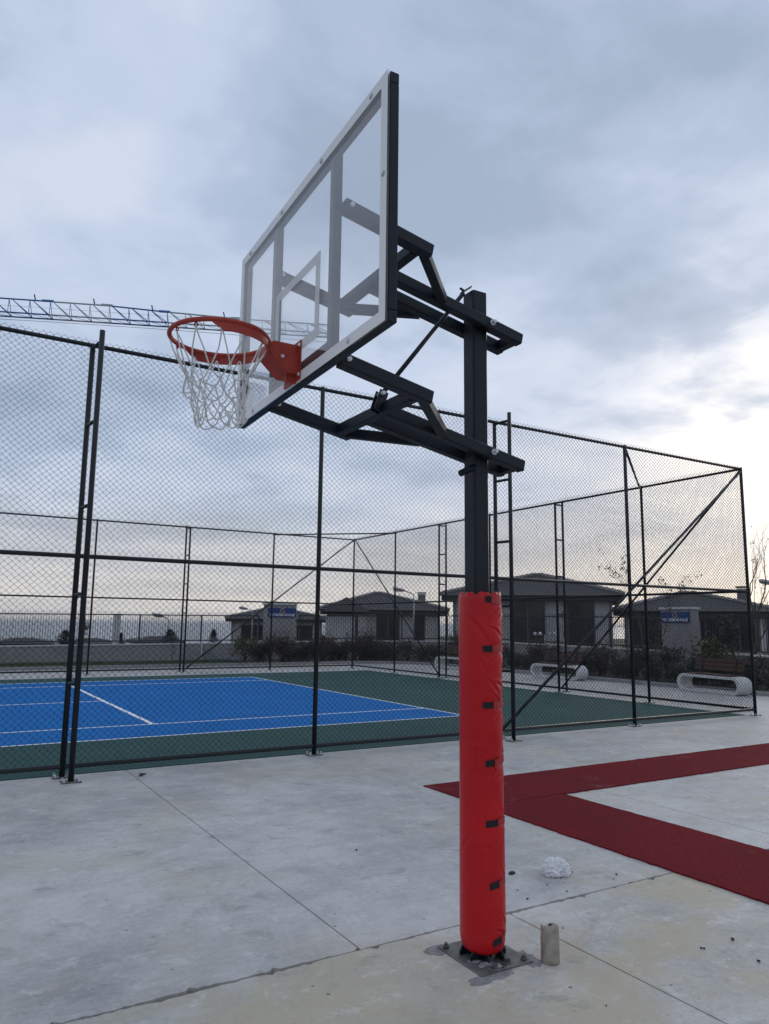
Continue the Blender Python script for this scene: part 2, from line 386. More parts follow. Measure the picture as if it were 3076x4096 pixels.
g.add(vs_, [(j*nx_+i, j*nx_+i+1, (j+1)*nx_+i+1, (j+1)*nx_+i) for j in range(len(ys)-1) for i in range(nx_-1)], True)
tag(g.build('ground', 'terrain'), kind='structure')
g = MB(); S_ = 42000
g.add([(-S_, -S_, -48), (S_, -S_, -48), (S_, S_, -48), (-S_, S_, -48)], [(0, 1, 2, 3)])
tag(g.build('sea', 'sea_water'), kind='structure')

# pavement: dirt-filled base with concrete slabs on it
YN, XS, YF = -2.41, 5.30, 14.10               # fence lines
g = MB(); g.box((-3.2, 1.0, -0.06), (26.4, 32.4, 0.05))
pave = tag(g.build('pavement', 'joint_dirt'), kind='structure')
def slab(x0, x1, y0, y1, m_, rough_lo=False, rough_hi=False, gap=0.005):
    """slab with slightly ragged, chipped edges along y = y0 / y1"""
    b = MB(); n = max(2, int((x1-x0)/0.03)); x0 += gap; x1 -= gap; y0 += gap; y1 -= gap
    def edge(y, ragged, s_):
        out = []
        for i in range(n+1):
            x = x0 + (x1-x0)*i/n; d = 0.0
            if ragged:
                wob = 0.006*math.sin(x*3.1) + 0.004*math.sin(x*9.7+1); d = max(0, wob + abs(random.gauss(0, 0.005))) + (0.035*random.random() if random.random() < 0.10 else 0)
            out.append((x, y + s_*d))
        return out
    lo = edge(y0, rough_lo, 1); hi = edge(y1, rough_hi, -1)
    bx = 0.004
    top = [(x, y + (bx if k == 0 else -bx), 0.0) for k, e in enumerate((lo, hi)) for x, y in e]
    vs = [(x, y, 0.0) for x, y in lo] + [(x, y, 0.0) for x, y in hi]
    vs += [(x, y, -0.034) for x, y in lo] + [(x, y, -0.034) for x, y in hi]
    N = n+1; fs = []
    for i in range(n): fs.append((i, i+1, N+i+1, N+i))
    for i in range(n):
        fs.append((i, 2*N+i, 2*N+i+1, i+1)); fs.append((N+i, N+i+1, 3*N+i+1, 3*N+i))
    fs.append((0, N, 3*N, 2*N)); fs.append((N-1, 3*N-1, 4*N-1, 2*N-1))
    b.add(vs, fs); return b.build('slab', m_, pave)
XB1 = [-15.0, -10.80, -6.735, -2.65, 1.38, 5.41, 9.45]
for a, b in zip(XB1[:-1], XB1[1:]): slab(a, b, -7.83, -2.30, 'concrete', rough_lo=True)
XB2 = [-13.8, -9.75, -5.715, -1.68, 2.36, 6.40, 9.45]
for a, b in zip(XB2[:-1], XB2[1:]): slab(a, b, -14.6, -7.83, 'concrete_old', rough_hi=True)
for a, b in zip([5.13, 9.45][:-1], [9.45]):
    for y0 in np.arange(-2.30, 16.9, 3.84): slab(a, b, float(y0), float(y0+3.84), 'concrete')
slab(-15, 5.13, 12.62, 16.90, 'concrete')

# tennis court
g = MB(); g.box((-10.0, 5.16, -0.018), (30.24, 14.9, 0.05)); 
court = tag(g.build('tennis_court', 'court_green'), kind='structure')
g = MB(); g.box((-11.885, 5.485, 0.0095), (23.77, 10.97, 0.004)); g.build('playing_surface', 'court_blue', court)
def cline(x0, x1, y0, y1): g = MB(); g.box(((x0+x1)/2, (y0+y1)/2, 0.0135), (x1-x0, y1-y0, 0.003)); return g.build('court_line', 'line_white', court)
cline(-23.77, 0, 0, 0.05); cline(-23.77, 0, 10.92, 10.97)
cline(-23.77, -0.05, 1.37, 1.42); cline(-23.77, -0.05, 9.55, 9.60)
cline(-0.05, 0.0, 0.05, 10.92)
cline(-5.53, -5.45, 1.42, 9.55)
cline(-11.9, -5.53, 5.46, 5.51)
# red rubber mats
def mat_strip(x0, x1, y0, y1, label):
    b = MB(); th = 0.012; pts = []
    def side(p, q, n):
        for i in range(n):
            f_ = i/n; yield (p[0]+(q[0]-p[0])*f_ + random.gauss(0, 0.004), p[1]+(q[1]-p[1])*f_ + random.gauss(0, 0.004))
    c = [(x0, y0), (x1, y0), (x1, y1), (x0, y1)]
    for k in range(4): pts += list(side(c[k], c[(k+1) % 4], max(2, int(math.dist(c[k], c[(k+1) % 4])/0.06))))
    n = len(pts); b.add([(x, y, 0.001) for x, y in pts] + [(x, y, th) for x, y in pts], [(i, (i+1) % n, n+(i+1) % n, n+i) for i in range(n)] + [tuple(range(n, 2*n))])
    return tag(b.build('rubber_mat', 'rubber_red'), label, 'mat', 'red rubber strips on the concrete')
mat_strip(-4.18, 6.5, -5.675, -4.68, 'long red rubber strip running beside the chain-link fence, behind the hoop post')
mat_strip(-4.20, -3.13, -13.0, -5.69, 'dark red rubber strip running towards the viewer, right of the white bag')

# ------------------------------------------------------------------ chain-link fence
CW, CHT = 0.078, 0.072
def chain_mesh(name, width, height, cw, ch, r, detail, jit, seed):
    rg = np.random.default_rng(seed)
    ni = int(round(width/(cw/2))); nj = int(round(height/(ch/2)))
    jx = rg.normal(0, jit, (ni+2, nj+2)); jz = rg.normal(0, jit, (ni+2, nj+2)); sag = rg.normal(0, 0.004, (ni//8+3, nj//8+3))
    tt = [0.0, 0.16, 0.84] if detail else [0.0]
    sh = {0.0: 0.0, 0.16: 0.075, 0.84: 0.925}
    V = []; F = []; base = 0
    for i in range(ni):
        P = []
        for j in range(nj+1):
            def node(jj):
                e = (i+jj) % 2
                k = i+e
                return np.array([k*cw/2 + jx[k, jj] + sag[k//8, jj//8]*0.6, (0.0035 if e else -0.0035), jj*ch/2 + jz[k, jj]])
            a = node(j)
            if j == nj: P.append(a); break
            b = node(j+1)
            for q in tt:
                p = a + (b-a)*sh[q]; p[2] = a[2] + (b[2]-a[2])*q
                P.append(p)
        P = np.array(P); n = len(P)
        ring = [np.array([math.cos(q), math.sin(q), 0])*r for q in (0.5, 0.5+2.094, 0.5+4.189)]
        V.append(np.stack([P + o for o in ring], 1).reshape(-1, 3))
        idx = base + np.arange(n-1)[:, None]*3
        for k in range(3):
            F.append(np.concatenate([idx+k, idx+(k+1) % 3, idx+3+(k+1) % 3, idx+3+k], 1))
        base += n*3
    V = np.concatenate(V); F = np.concatenate(F)
    me = bpy.data.meshes.new(name); me.vertices.add(len(V)); me.vertices.foreach_set('co', V.ravel())
    me.loops.add(F.size); me.loops.foreach_set('vertex_index', F.ravel().astype(np.int32))
    me.polygons.add(len(F)); me.polygons.foreach_set('loop_start', np.arange(0, F.size, 4, dtype=np.int32))
    me.polygons.foreach_set('use_smooth', np.ones(len(F), dtype=bool))
    me.update(calc_edges=True); me.materials.append(mats['wire'])
    return me, ni*cw/2
mesh_near = [chain_mesh('wire_mesh', 3.08, 5.02, CW, CHT, 0.0032, True, 0.0022, 5+k) for k in range(2)]
mesh_far = chain_mesh('wire_mesh', 3.08, 5.02, CW, CHT, 0.0032, False, 0.002, 9)
# shared post parts
def plate_mesh():
    b = MB(); b.box((0, 0, 0.006), (0.20, 0.15, 0.012)); return b
def bolt_mesh():
    b = MB(); b.tube([(0, 0, 0.0), (0, 0, 0.012)], 0.014, 6); b.tube([(0, 0, 0.012), (0, 0, 0.035)], 0.007, 6); return b
pm = plate_mesh().mesh('base_plate'); pm.materials.append(mats['steel_dirty'])
bm_ = bolt_mesh().mesh('bolt'); bm_.materials.append(mats['zinc'])
def post(root, x, y, z1, rad=0.031, plate=True, plate_rot=0):
    b = MB(); b.tube([(0, 0, 0.0), (0, 0, z1-0.004), (0, 0, z1)], [rad, rad, rad*0.86], 14)
    o = b.build('post', 'fence_paint', root, (x, y, 0.0))
    if plate:
        p = link('base_plate', pm, o); p.rotation_euler.z = plate_rot
        for sx in (-1, 1):
            for sy in (-1, 1): 
                q = link('bolt', bm_, o, (sx*0.075, sy*0.05, 0.012))
                if plate_rot: q.location = (sy*0.05, sx*0.075, 0.012)
    return o
def rail(root, a, b, rad=0.024, name='rail'):
    g = MB(); g.tube([a, b], rad, 12); return g.build(name, 'fence_paint', root)
def fence_run(label, origin, ang, posts, doubles, outside, panels, corner_end, near=True, spans=None, braces=()):
    """local x runs along the fence, local y is the inside; posts at local x"""
    root = empty('chain_link_fence', (*origin, 0), ang, label, 'fence', 'sides of the tennis court fence')
    L0, L1 = spans
    for x in posts: post(root, x, 0, 5.0)
    for x in doubles:
        post(root, x, 0, 4.97); post(root, x+0.045, -0.31, 5.06)
        for z in (1.02, 2.0, 3.0, 3.98, 4.93): rail(root, (x, -0.012, z), (x+0.045, -0.298, z), 0.022, 'rung')
    for z in (0.115, 2.44, 4.965): rail(root, (L0, 0.0, z), (L1, 0.0, z), 0.026)
    for k, (a, b) in enumerate(panels):
        me, wd = mesh_near[k % 2] if near else mesh_far
        o = link('wire_mesh', me, root, (a, 0.034, 0.045)); o.scale = ((b-a)/wd, 1, 1); o['kind'] = 'stuff'
    for a, b in braces: rail(root, a, b, 0.024, 'brace')
    return root
NX = [-10.54, -7.44, -4.37, -1.265, 1.80, 5.30]
fence_run('tall black chain-link fence on the near side of the tennis court, behind the hoop', (0, YN), 0.0, [NX[2], NX[4], NX[5]], [NX[1], NX[3]], -1,
          list(zip(NX[:-1], NX[1:])), True, True, (-10.6, 5.30), braces=[((5.28, -0.03, 4.93), (-1.24, -0.03, 0.10))])
# right side: local x runs along +Y, inside is -X -> rotate +90 deg: local y = -X
SY = [0.0, 2.55, 5.40, 8.15, 10.75, 13.45, 16.51]
fence_run('black chain-link fence on the right side of the court, facing the benches', (XS, YN), R(90), [SY[1], SY[3], SY[5]], [SY[2], SY[4]], -1,
          list(zip(SY[:-1], SY[1:])), True, False, (0.03, 16.51), braces=[((0.05, -0.03, 4.93), (5.36, -0.03, 0.10)), ((16.45, -0.03, 4.93), (10.80, -0.03, 0.10))])
# far side: local x runs along -X, inside is -Y -> rotate 180
FX = [0.0, 3.40, 6.55, 9.65, 12.75, 15.85]
fence_run('black chain-link fence on the far side of the court, towards the sea', (XS, YF), R(180), [FX[0], FX[1], FX[3], FX[5]], [FX[2], FX[4]], -1,
          list(zip(FX[:-1], FX[1:])), True, False, (0.03, 15.9), braces=[((0.05, -0.03, 4.93), (6.50, -0.03, 0.10))])
# level corner ties at the top belong to the right side run
tie_root = [o for o in col.objects if o.name.startswith('chain_link_fence')][1]
rail(tie_root, (0.03, 3.44, 4.93), (2.55, 0.03, 4.93), 0.024, 'corner_tie')
rail(tie_root, (13.45, 0.03, 4.93), (16.48, 3.40, 4.93), 0.024, 'corner_tie')

# ------------------------------------------------------------------ basketball hoop (local: origin at post base, board towards -x)
hoop = empty('basketball_hoop', (-6.234, -8.207, 0.0), R(-1.0), 'basketball hoop with clear backboard and red padded post in the foreground', 'hoop')
b = MB(); b.beam((0, 0, 0.012), (0, 0, 3.655), 0.105, 0.105, up=(1, 0, 0), ch=0.010); b.build('post', 'hoop_paint', hoop)
b = MB(); b.prism([(-0.046, -0.046), (0.046, -0.046), (0.046, 0.046), (-0.046, 0.046)], (0, 0, 0.006), ((0, 0, 3.652), (1, 0, 0), (0, 1, 0))); b.build('post_cap', 'hoop_paint', hoop)
b = MB(); b.box((0.01, 0, 0.006), (0.335, 0.385, 0.010), Matrix.Rotation(R(0), 3, 'Z')); bp_ = bevel(b.build('base_plate', 'steel_dirty', hoop, (0.014, -0.008, 0)), 0.003)
for sx, sy in ((-1, 1), (1, 1), (1, -1)):
    b = MB(); b.tube([(0, 0, 0), (0, 0, 0.013)], 0.016, 6); b.tube([(0, 0, 0.013), (0, 0, 0.026)], 0.009, 8); b.build('anchor_bolt', 'steel_dirty', bp_, (0.01+sx*0.135, sy*0.155, 0.0112))
for k in range(4):
    a = k*math.pi/2 + (math.pi/4)*0; d = Vector((math.cos(a), math.sin(a), 0)); sd = Vector((-d.y, d.x, 0))
    for s_ in (-1, 1):
        b = MB(); b.prism([(0.053, 0.0115), (0.115, 0.0115), (0.115, 0.030), (0.072, 0.10), (0.053, 0.10)], sd*0.008, (sd*(s_*0.045-0.004), d, (0, 0, 1))); b.build('gusset', 'hoop_paint', bp_)
# rough mortar bedding round the plate, part of the pavement
rd = random.Random(77)
for (cx0, cy0, sx0, sy0, mm, zz0) in ((-6.212, -8.215, 0.235, 0.255, 'concrete_old', 0.0035), (-6.36, -8.05, 0.085, 0.06, 'mortar', 0.0045), (-6.33, -8.425, 0.13, 0.04, 'mortar', 0.0042), (-6.045, -8.36, 0.05, 0.10, 'mortar', 0.0042)):
    b = MB(); n_ = 44; pts_ = []
    for i in range(n_):
        a_ = 2*math.pi*i/n_; k_ = 1.0/max(abs(math.cos(a_)), abs(math.sin(a_)))**0.6 * (1 + rd.gauss(0, 0.09)); pts_.append((cx0 + sx0*k_*math.cos(a_), cy0 + sy0*k_*math.sin(a_)))
    b.add([(x, y, zz0) for x, y in pts_] + [(cx0 + (x-cx0)*1.03, cy0 + (y-cy0)*1.03, 0.0004) for x, y in pts_], [tuple(range(n_))] + [(i, n_+i, n_+(i+1) % n_, (i+1) % n_) for i in range(n_)])
    b.build('mortar_patch', mm, pave)
# crumbs of mortar on the plate
for k in range(26):
    b = MB(); sz = random.uniform(0.005, 0.020); b.blob((0, 0, 0), sz, k+50, 0.4, 8, 4, 0.28)
    a_, r_ = random.uniform(R(180), R(300)), random.uniform(0.12, 0.185)
    b.build('mortar_crumb', 'mortar' if k % 3 else 'debris', bp_, (0.01+r_*math.cos(a_)*0.8, r_*math.sin(a_)*0.95, 0.0115+sz*0.10))

def ztop(lx, low): return (2.95 - 0.207*(lx+1.14)) if low else (3.71 - 0.20*(lx+1.14))
BW, BH = 0.062, 0.066
BX = -1.151                                    # board front face
YC = -0.022                                    # board centre
for low in (False, True):
    zc = lambda lx: ztop(lx, low) - BH/2
    fr = empty('arm_frame', (0, 0, 0)); fr.parent = hoop
    fr2 = fr
    # inner pair, passing both sides of the post
    for s_ in (-1, 1):
        y = s_*0.086
        b = MB(); b.beam((-0.66, y, zc(-0.66)), (0.262, y, zc(0.262)), BW, BH, ch=0.006); b.build('inner_arm', 'hoop_paint', fr)
        b = MB(); b.beam((BX+0.055, s_*0.42, zc(BX+0.055)), (-0.602, s_*0.42, zc(-0.602)), BW, BH, ch=0.006); oa = b.build('outer_arm', 'hoop_paint', fr)
        b = MB(); b.tube([(BX+0.085, s_*0.42-0.045, zc(BX+0.085)+0.005), (BX+0.085, s_*0.42+0.045, zc(BX+0.085)+0.005)], 0.011, 8); b.build('bolt', 'zinc', fr)
        b = MB(); b.beam((-0.625, s_*0.40, zc(-0.625)-0.004), (-0.315, s_*0.115, zc(-0.315)-0.004), 0.05, BH-0.010, ch=0.005); b.build('brace', 'hoop_paint', fr)
    b = MB(); b.beam((-0.676, -0.389, zc(-0.676)-0.003), (-0.676, 0.389, zc(-0.676)-0.003), 0.056, BH-0.006, ch=0.005); b.build('cross_bar', 'hoop_paint', fr)
    b = MB(); b.beam((0.234, -0.055, zc(0.234)), (0.234, 0.055, zc(0.234)), 0.05, BH-0.008); b.build('end_bar', 'hoop_paint', fr)
    zb = zc(0.035)
    for s_ in (-1, 1):
        b = MB(); b.tube([(0.035, s_*0.114, zb+0.004), (0.035, s_*0.128, zb+0.004)], 0.018, 6); b.tube([(0.035, s_*0.128, zb+0.004), (0.035, s_*0.150, zb+0.004)], 0.010, 8); b.build('bolt', 'zinc', fr)
# height-adjusting rod with bracket and wing handle
rod = MB(); p0, p1 = Vector((-0.70, -0.10, 2.885)), Vector((-0.095, -0.012, 3.635))
rod.tube([p0, p1], 0.0125, 10); rod_o = rod.build('adjusting_rod', 'hoop_paint', hoop)
b = MB()
for s_ in (-1, 1): b.beam((-0.725, -0.105+s_*0.022, 2.80), (-0.685, -0.098+s_*0.022, 2.91), 0.007, 0.05, up=(1, 0, 0))
b.build('rod_bracket', 'hoop_paint', rod_o)
b = MB(); b.tube([(-0.70, -0.145, 2.895), (-0.70, -0.055, 2.895)], 0.011, 8); b.build('bolt', 'zinc', rod_o)
dr = (p1-p0).normalized()
b = MB(); b.beam(p1+Vector((-0.012, 0.01, 0.002)), p1+Vector((0.050, -0.012, 0.048)), 0.032, 0.005); b.tube([p1+Vector((-0.022, 0.0, 0.028)), p1+Vector((0.004, 0.0, 0.018))], 0.007, 8); b.build('wing_handle', 'hoop_paint', rod_o)
b = MB(); b.tube([(-0.03, -0.035, 2.605), (-0.135, -0.03, 2.55)], 0.019, 12); b.build('stop_peg', 'hoop_paint', hoop)

# backboard
BW2, BZ0, BZ1 = 0.945, 2.884, 3.972
bb = empty('backboard', (BX - BX*math.cos(R(-1.5)), -BX*math.sin(R(-1.5)), 0), R(-1.5)); bb.parent = hoop
b = MB(); b.box((BX+0.005, YC, (BZ0+BZ1)/2), (0.010, 2*BW2, BZ1-BZ0)); b.build('clear_panel', 'clear_panel', bb)
fw = 0.05
def fbar(y0, y1, z0, z1, name='frame_bar', x0=None, dep=0.042):
    b = MB(); xx = BX+0.0125 if x0 is None else x0
    b.box((xx+dep/2, (y0+y1)/2, (z0+z1)/2), (dep, y1-y0, z1-z0)); return bevel(b.build(name, 'hoop_paint', bb), 0.004)
yl, yr = YC-BW2, YC+BW2
fbar(yl, yr, BZ1-fw, BZ1); fbar(yl, yr, BZ0, BZ0+fw)
fbar(yl, yl+fw, BZ0+fw+.001, BZ1-fw-.001); fbar(yr-fw, yr, BZ0+fw+.001, BZ1-fw-.001)
for s_ in (-1, 1): fbar(YC+s_*0.385-0.026, YC+s_*0.385+0.026, BZ0+fw+.001, BZ1-fw-.001, 'stile')
fbar(YC-0.357, YC+0.357, BZ0+fw+0.012, BZ0+fw+0.062, 'rim_support')
bt = 0.052
def bprint(y0, y1, z0, z1):
    b = MB(); b.box((BX-0.0012, (y0+y1)/2, (z0+z1)/2), (0.0016, y1-y0, z1-z0)); return b
b = bprint(yl, yr, BZ1-bt, BZ1); b.build('white_border', 'board_white', bb)
bprint(yl, yr, BZ0, BZ0+bt).build('white_border', 'board_white', bb)
bprint(yl, yl+bt, BZ0+bt, BZ1-bt).build('white_border', 'board_white', bb)
bprint(yr-bt, yr, BZ0+bt, BZ1-bt).build('white_border', 'board_white', bb)
q0, q1 = 3.045, 3.475; qh = 0.295; qt = 0.05
bprint(YC-qh, YC+qh, q1-qt, q1).build('target_square', 'white_print', bb)
bprint(YC-qh, YC+qh, q0, q0+qt).build('target_square', 'white_print', bb)
bprint(YC-qh, YC-qh+qt, q0+qt, q1-qt).build('target_square', 'white_print', bb)
bprint(YC+qh-qt, YC+qh, q0+qt, q1-qt).build('target_square', 'white_print', bb)
bh = MB(); bh.tube([(0, 0, 0), (-0.004, 0, 0)], 0.0125, 10); bh.tube([(-0.004, 0, 0), (-0.008, 0, 0)], [0.0125, 0.006], 10)
bhm = bh.mesh('bolt_head'); bhm.materials.append(mats['zinc'])
for y, z in [(-0.80, 1), (-0.28, 1), (0.25, 1), (0.78, 1), (-0.62, 0), (0.62, 0)]:
    link('bolt_head', bhm, bb, (BX-0.002, YC+y, BZ1-0.026 if z else BZ0+0.026))
for y in (yl+0.026, yr-0.026):
    link('bolt_head', bhm, bb, (BX-0.002, y, 3.52 if y < YC else 3.12))
b = MB(); b.box((BX-0.0016, YC+0.70, 2.99), (0.0012, 0.16, 0.10)); b.build('sticker', 'board_white', bb)

# rim: ring, side bands, bracket, hooks, net
RC = Vector((BX-0.155-0.232, YC+0.01, 3.055)); RR = 0.232
rim = empty('rim', (0, 0, 0)); rim.parent = hoop
ringp = [RC + Vector((math.cos(t)*RR, math.sin(t)*RR, 0)) for t in np.linspace(0, 2*math.pi, 73)[:-1]]
b = MB(); b.tube(ringp, 0.0115, 12, closed=True); b.build('ring', 'rim_paint', rim)
def band(a0, a1, z0, z1a, rr=RR):
    """flat stiffening band under the ring, tapering at its free end"""
    b = MB(); n = 26; th = 0.004
    for i in range(n+1):
        a = a0 + (a1-a0)*i/n; k = min(1.0, i/4.0)
        zl = z0 - (z0-z1a)*k
        for rad in (rr-th, rr+th):
            b.v += [tuple(RC + Vector((math.cos(a)*rad, math.sin(a)*rad, z0))), tuple(RC + Vector((math.cos(a)*rad, math.sin(a)*rad, zl-0.002)))]
    for i in range(n):
        o = i*4; q = o+4
        for f_ in ((o, q, q+1, o+1), (o+2, o+3, q+3, q+2), (o+1, q+1, q+3, o+3), (o, o+2, q+2, q)): b.f.append(f_); b.sm.append(False)
    b.f.append((0, 1, 3, 2)); b.sm.append(False); e_ = n*4; b.f.append((e_, e_+2, e_+3, e_+1)); b.sm.append(False)
    return b.build('side_band', 'rim_paint', rim)
band(R(-118), R(-14), -0.004, -0.046); band(R(118), R(14), -0.004, -0.046)
x0 = BX-0.004
b = MB(); b.prism([(x0, 3.075), (x0-0.135, 3.075), (x0-0.165, 3.052), (x0-0.165, 3.02), (x0-0.06, 2.925), (x0, 2.925)], (0, 0.15, 0), ((0, YC+0.01-0.075, 0), (1, 0, 0), (0, 0, 1)))
br = bevel(b.build('bracket', 'rim_paint', rim), 0.006, 2)
b = MB(); b.box((x0-0.003, YC+0.01, 2.995), (0.006, 0.205, 0.20)); b.build('bracket_plate', 'rim_paint', rim)
b = MB(); b.box((x0-0.03, YC+0.01-0.04, 2.91), (0.055, 0.012, 0.05)); b.build('bracket_foot', 'rim_paint', rim)
for yy, z_ in ((-0.077, 3.0),):
    b = MB(); b.tube([(x0-0.09, YC+0.01+yy+0.004, z_), (x0-0.09, YC+0.01+yy-0.006, z_)], 0.009, 8); b.build('bolt', 'zinc', rim)
for yy in (-0.09, 0.09):
    for z_ in (2.92, 3.07): b = MB(); b.tube([(x0-0.012, YC+0.01+yy, z_), (x0, YC+0.01+yy, z_)], 0.009, 6); b.build('bolt', 'zinc', rim)
NH = 12; hooks = [R(15+30*k) for k in range(NH)]
hk = MB(); hk.tube([(0.0, 0, -0.008), (-0.004, 0.010, -0.020), (-0.004, 0, -0.030), (-0.004, -0.010, -0.020), (0.0, 0.0, -0.008)], 0.0035, 6)
hkm = hk.mesh('net_hook'); hkm.materials.append(mats['rim_paint'])
for a in hooks:
    o = link('net_hook', hkm, rim, RC + Vector((math.cos(a)*(RR-0.004), math.sin(a)*(RR-0.004), -0.002))); o.rotation_euler = (0, 0, a)
rd = random.Random(3)
netb = MB(); rows = []
zs = [-0.030, -0.185, -0.245, -0.300, -0.350, -0.400]; rads = [RR-0.004, 0.165, 0.145, 0.128, 0.120, 0.118]
tw = 0.0
for k, (z_, rr_) in enumerate(zip(zs, rads)):
    row = []
    for q in range(NH):
        a = R(15) + 2*math.pi*(q + 0.5*(k % 2))/NH + (rd.gauss(0, 0.05) if k else 0)
        rj = rr_*(1 + (rd.gauss(0, 0.07) if k else 0)); zj = z_ + (rd.gauss(0, 0.012) if k else 0)
        row.append(RC + Vector((math.cos(a)*rj + (0.02*k/5), math.sin(a)*rj, zj)))
    rows.append(row)
def cord(p, q, sag, r_=0.0035):
    mid = (p+q)/2 + Vector((rd.gauss(0, 0.006), rd.gauss(0, 0.006), -sag)); q1_ = p.lerp(mid, 0.5); q2_ = mid.lerp(q, 0.5)
    netb.tube([p, q1_ + Vector((rd.gauss(0, 0.002), rd.gauss(0, 0.002), -sag*0.2)), mid, q2_ + Vector((0, 0, -sag*0.2)), q], r_, 6)
for k in range(5):
    for q in range(NH):
        p = rows[k][q]
        for nb in ((q, q-1) if k % 2 == 0 else (q, (q+1) % NH)):
            dst = rows[k+1][nb]; off = Vector((0, 0, 0))
            cord(p, dst, 0.004 if k == 0 else rd.uniform(0.004, 0.014))
for k in range(1, 6):
    for p in rows[k]: netb.blob(p, 0.0075, rd.randint(0, 999), 0.25, 6, 4, 1.2)
for q in range(NH): cord(rows[5][q], rows[5][(q+1) % NH], 0.018)
netb.tube([rows[5][8], rows[5][8]+Vector((0.003, -0.004, -0.03)), rows[5][8]+Vector((0.0, 0.002, -0.06))], [0.006, 0.0075, 0.006], 7)
netb.tube([rows[5][6], rows[5][6]+Vector((-0.01, -0.006, -0.022))], [0.006, 0.007], 7)
netb.build('net', 'net_cord', hoop)

# pad around the post
pad_r = 0.121
def pad_rad(a, z):
    """a = 0 towards the camera side; closure with straps sits around a = +60 deg"""
    r_ = pad_r
    r_ += 0.004*math.cos(2*(a-0.5)) + 0.002*math.sin(3.1*z+1.0)
    # wrinkles fanning out from the straps
    d = math.exp(-((a-R(66))/R(26))**2)
    for zs_ in STZ: r_ -= 0.008*d*math.exp(-((z-zs_)/0.022)**2)
    for (ca_, cz_, tl_, ln_, wd_, dp_) in CREASE:
        du = (a-ca_)*pad_r; dv = z-cz_
        al = du*math.cos(tl_) + dv*math.sin(tl_); pe = -du*math.sin(tl_) + dv*math.cos(tl_) + 0.12*al*al/ln_
        if abs(al) < ln_*2.2 and abs(pe) < wd_*3.5: r_ += dp_*math.exp(-(al/ln_)**2)*(math.exp(-((pe-wd_*0.9)/wd_)**2) - math.exp(-((pe+wd_*0.9)/wd_)**2))
    # soft flats of the foam sheet
    r_ += 0.0012*math.sin(5*a + 2*z)
    # gathered edges at top and bottom
    if z > 1.86: r_ -= (z-1.86)*0.25 + 0.003*math.sin(14*a)*((z-1.86)/0.03)
    if z < 0.12: r_ -= ((0.12-z)/0.06)**2*0.014
    return r_
ca = math.atan2(CP[1]+8.215, CP[0]+6.22)          # direction post -> camera
STZ = [1.852, 1.585, 1.289, 0.988, 0.688, 0.382, 0.108]
crd = random.Random(31); CREASE = []
for k_, zs_ in enumerate(STZ):
    amt = [1.0, 1.0, 1.0, 0.8, 0.35, 0.35, 0.6][k_]
    for q in range(7):
        up_ = crd.choice((-1, 1)); CREASE.append((R(crd.uniform(38, 92)), zs_ + up_*crd.uniform(0.02, 0.11), up_*crd.uniform(0.35, 1.15)*-1, crd.uniform(0.025, 0.06), crd.uniform(0.005, 0.010), amt*crd.uniform(0.002, 0.0048)))
for q in range(9): CREASE.append((R(crd.uniform(-60, 60)), crd.uniform(0.2, 1.8), crd.uniform(-1.2, 1.2), crd.uniform(0.04, 0.09), crd.uniform(0.008, 0.014), crd.uniform(0.0006, 0.0014)))
pb_ = MB(); NA, NZ = 180, 420; z0_, z1_ = 0.062, 1.886
for j in range(NZ+1):
    z = z0_ + (z1_-z0_)*j/NZ
    for i in range(NA):
        a = 2*math.pi*i/NA; aa = (a+math.pi) % (2*math.pi) - math.pi
        rr_ = pad_rad(aa, z); zt = z
        if j >= NZ-1: zt = z + 0.006*math.sin(9*a) + 0.004*math.sin(17*a+1)
        if j == 0: zt = z - 0.012*math.cos(aa-0.2)
        pb_.v.append((rr_*math.cos(ca+a), rr_*math.sin(ca+a), zt))
for j in range(NZ):
    for i in range(NA):
        pb_.f.append((j*NA+i, j*NA+(i+1) % NA, (j+1)*NA+(i+1) % NA, (j+1)*NA+i)); pb_.sm.append(True)
o_ = len(pb_.v)
for (jj, zz_, rr_) in ((NZ, 1.871, 0.07), (0, 0.082, 0.07)):
    for i in range(NA): a = 2*math.pi*i/NA; pb_.v.append((rr_*math.cos(ca+a), rr_*math.sin(ca+a), zz_))
for i in range(NA):
    k2 = (i+1) % NA
    pb_.f.append((NZ*NA+i, NZ*NA+k2, o_+k2, o_+i)); pb_.sm.append(True)
    pb_.f.append((k2, i, o_+NA+i, o_+NA+k2)); pb_.sm.append(True)
pad = tag(pb_.build('pad', 'vinyl_red', hoop, (0.014, -0.008, 0)), 'glossy red vinyl pad wrapped round the post')
def patch(a0, a1, zc_, h, off, th, tilt, name, m_):
    b = MB(); n = 10
    for lay in (off, off+th):
        for i in range(n+1):
            a = a0 + (a1-a0)*i/n; zt = zc_ + tilt*(a-a0)
            for dz in (-h/2, h/2):
                rr_ = pad_rad(a, zc_) + lay; b.v.append((rr_*math.cos(ca+a), rr_*math.sin(ca+a), zt+dz))
    N = (n+1)*2
    for i in range(n):
        q = 2*i
        for f_ in ((q, q+1, q+3, q+2), (N+q, N+q+2, N+q+3, N+q+1), (q, q+2, N+q+2, N+q), (q+1, N+q+1, N+q+3, q+3)): b.f.append(f_); b.sm.append(False)
    b.f += [(0, N, N+1, 1), (2*n, 2*n+1, N+2*n+1, N+2*n)]; b.sm += [False, False]
    return b.build(name, m_, pad)
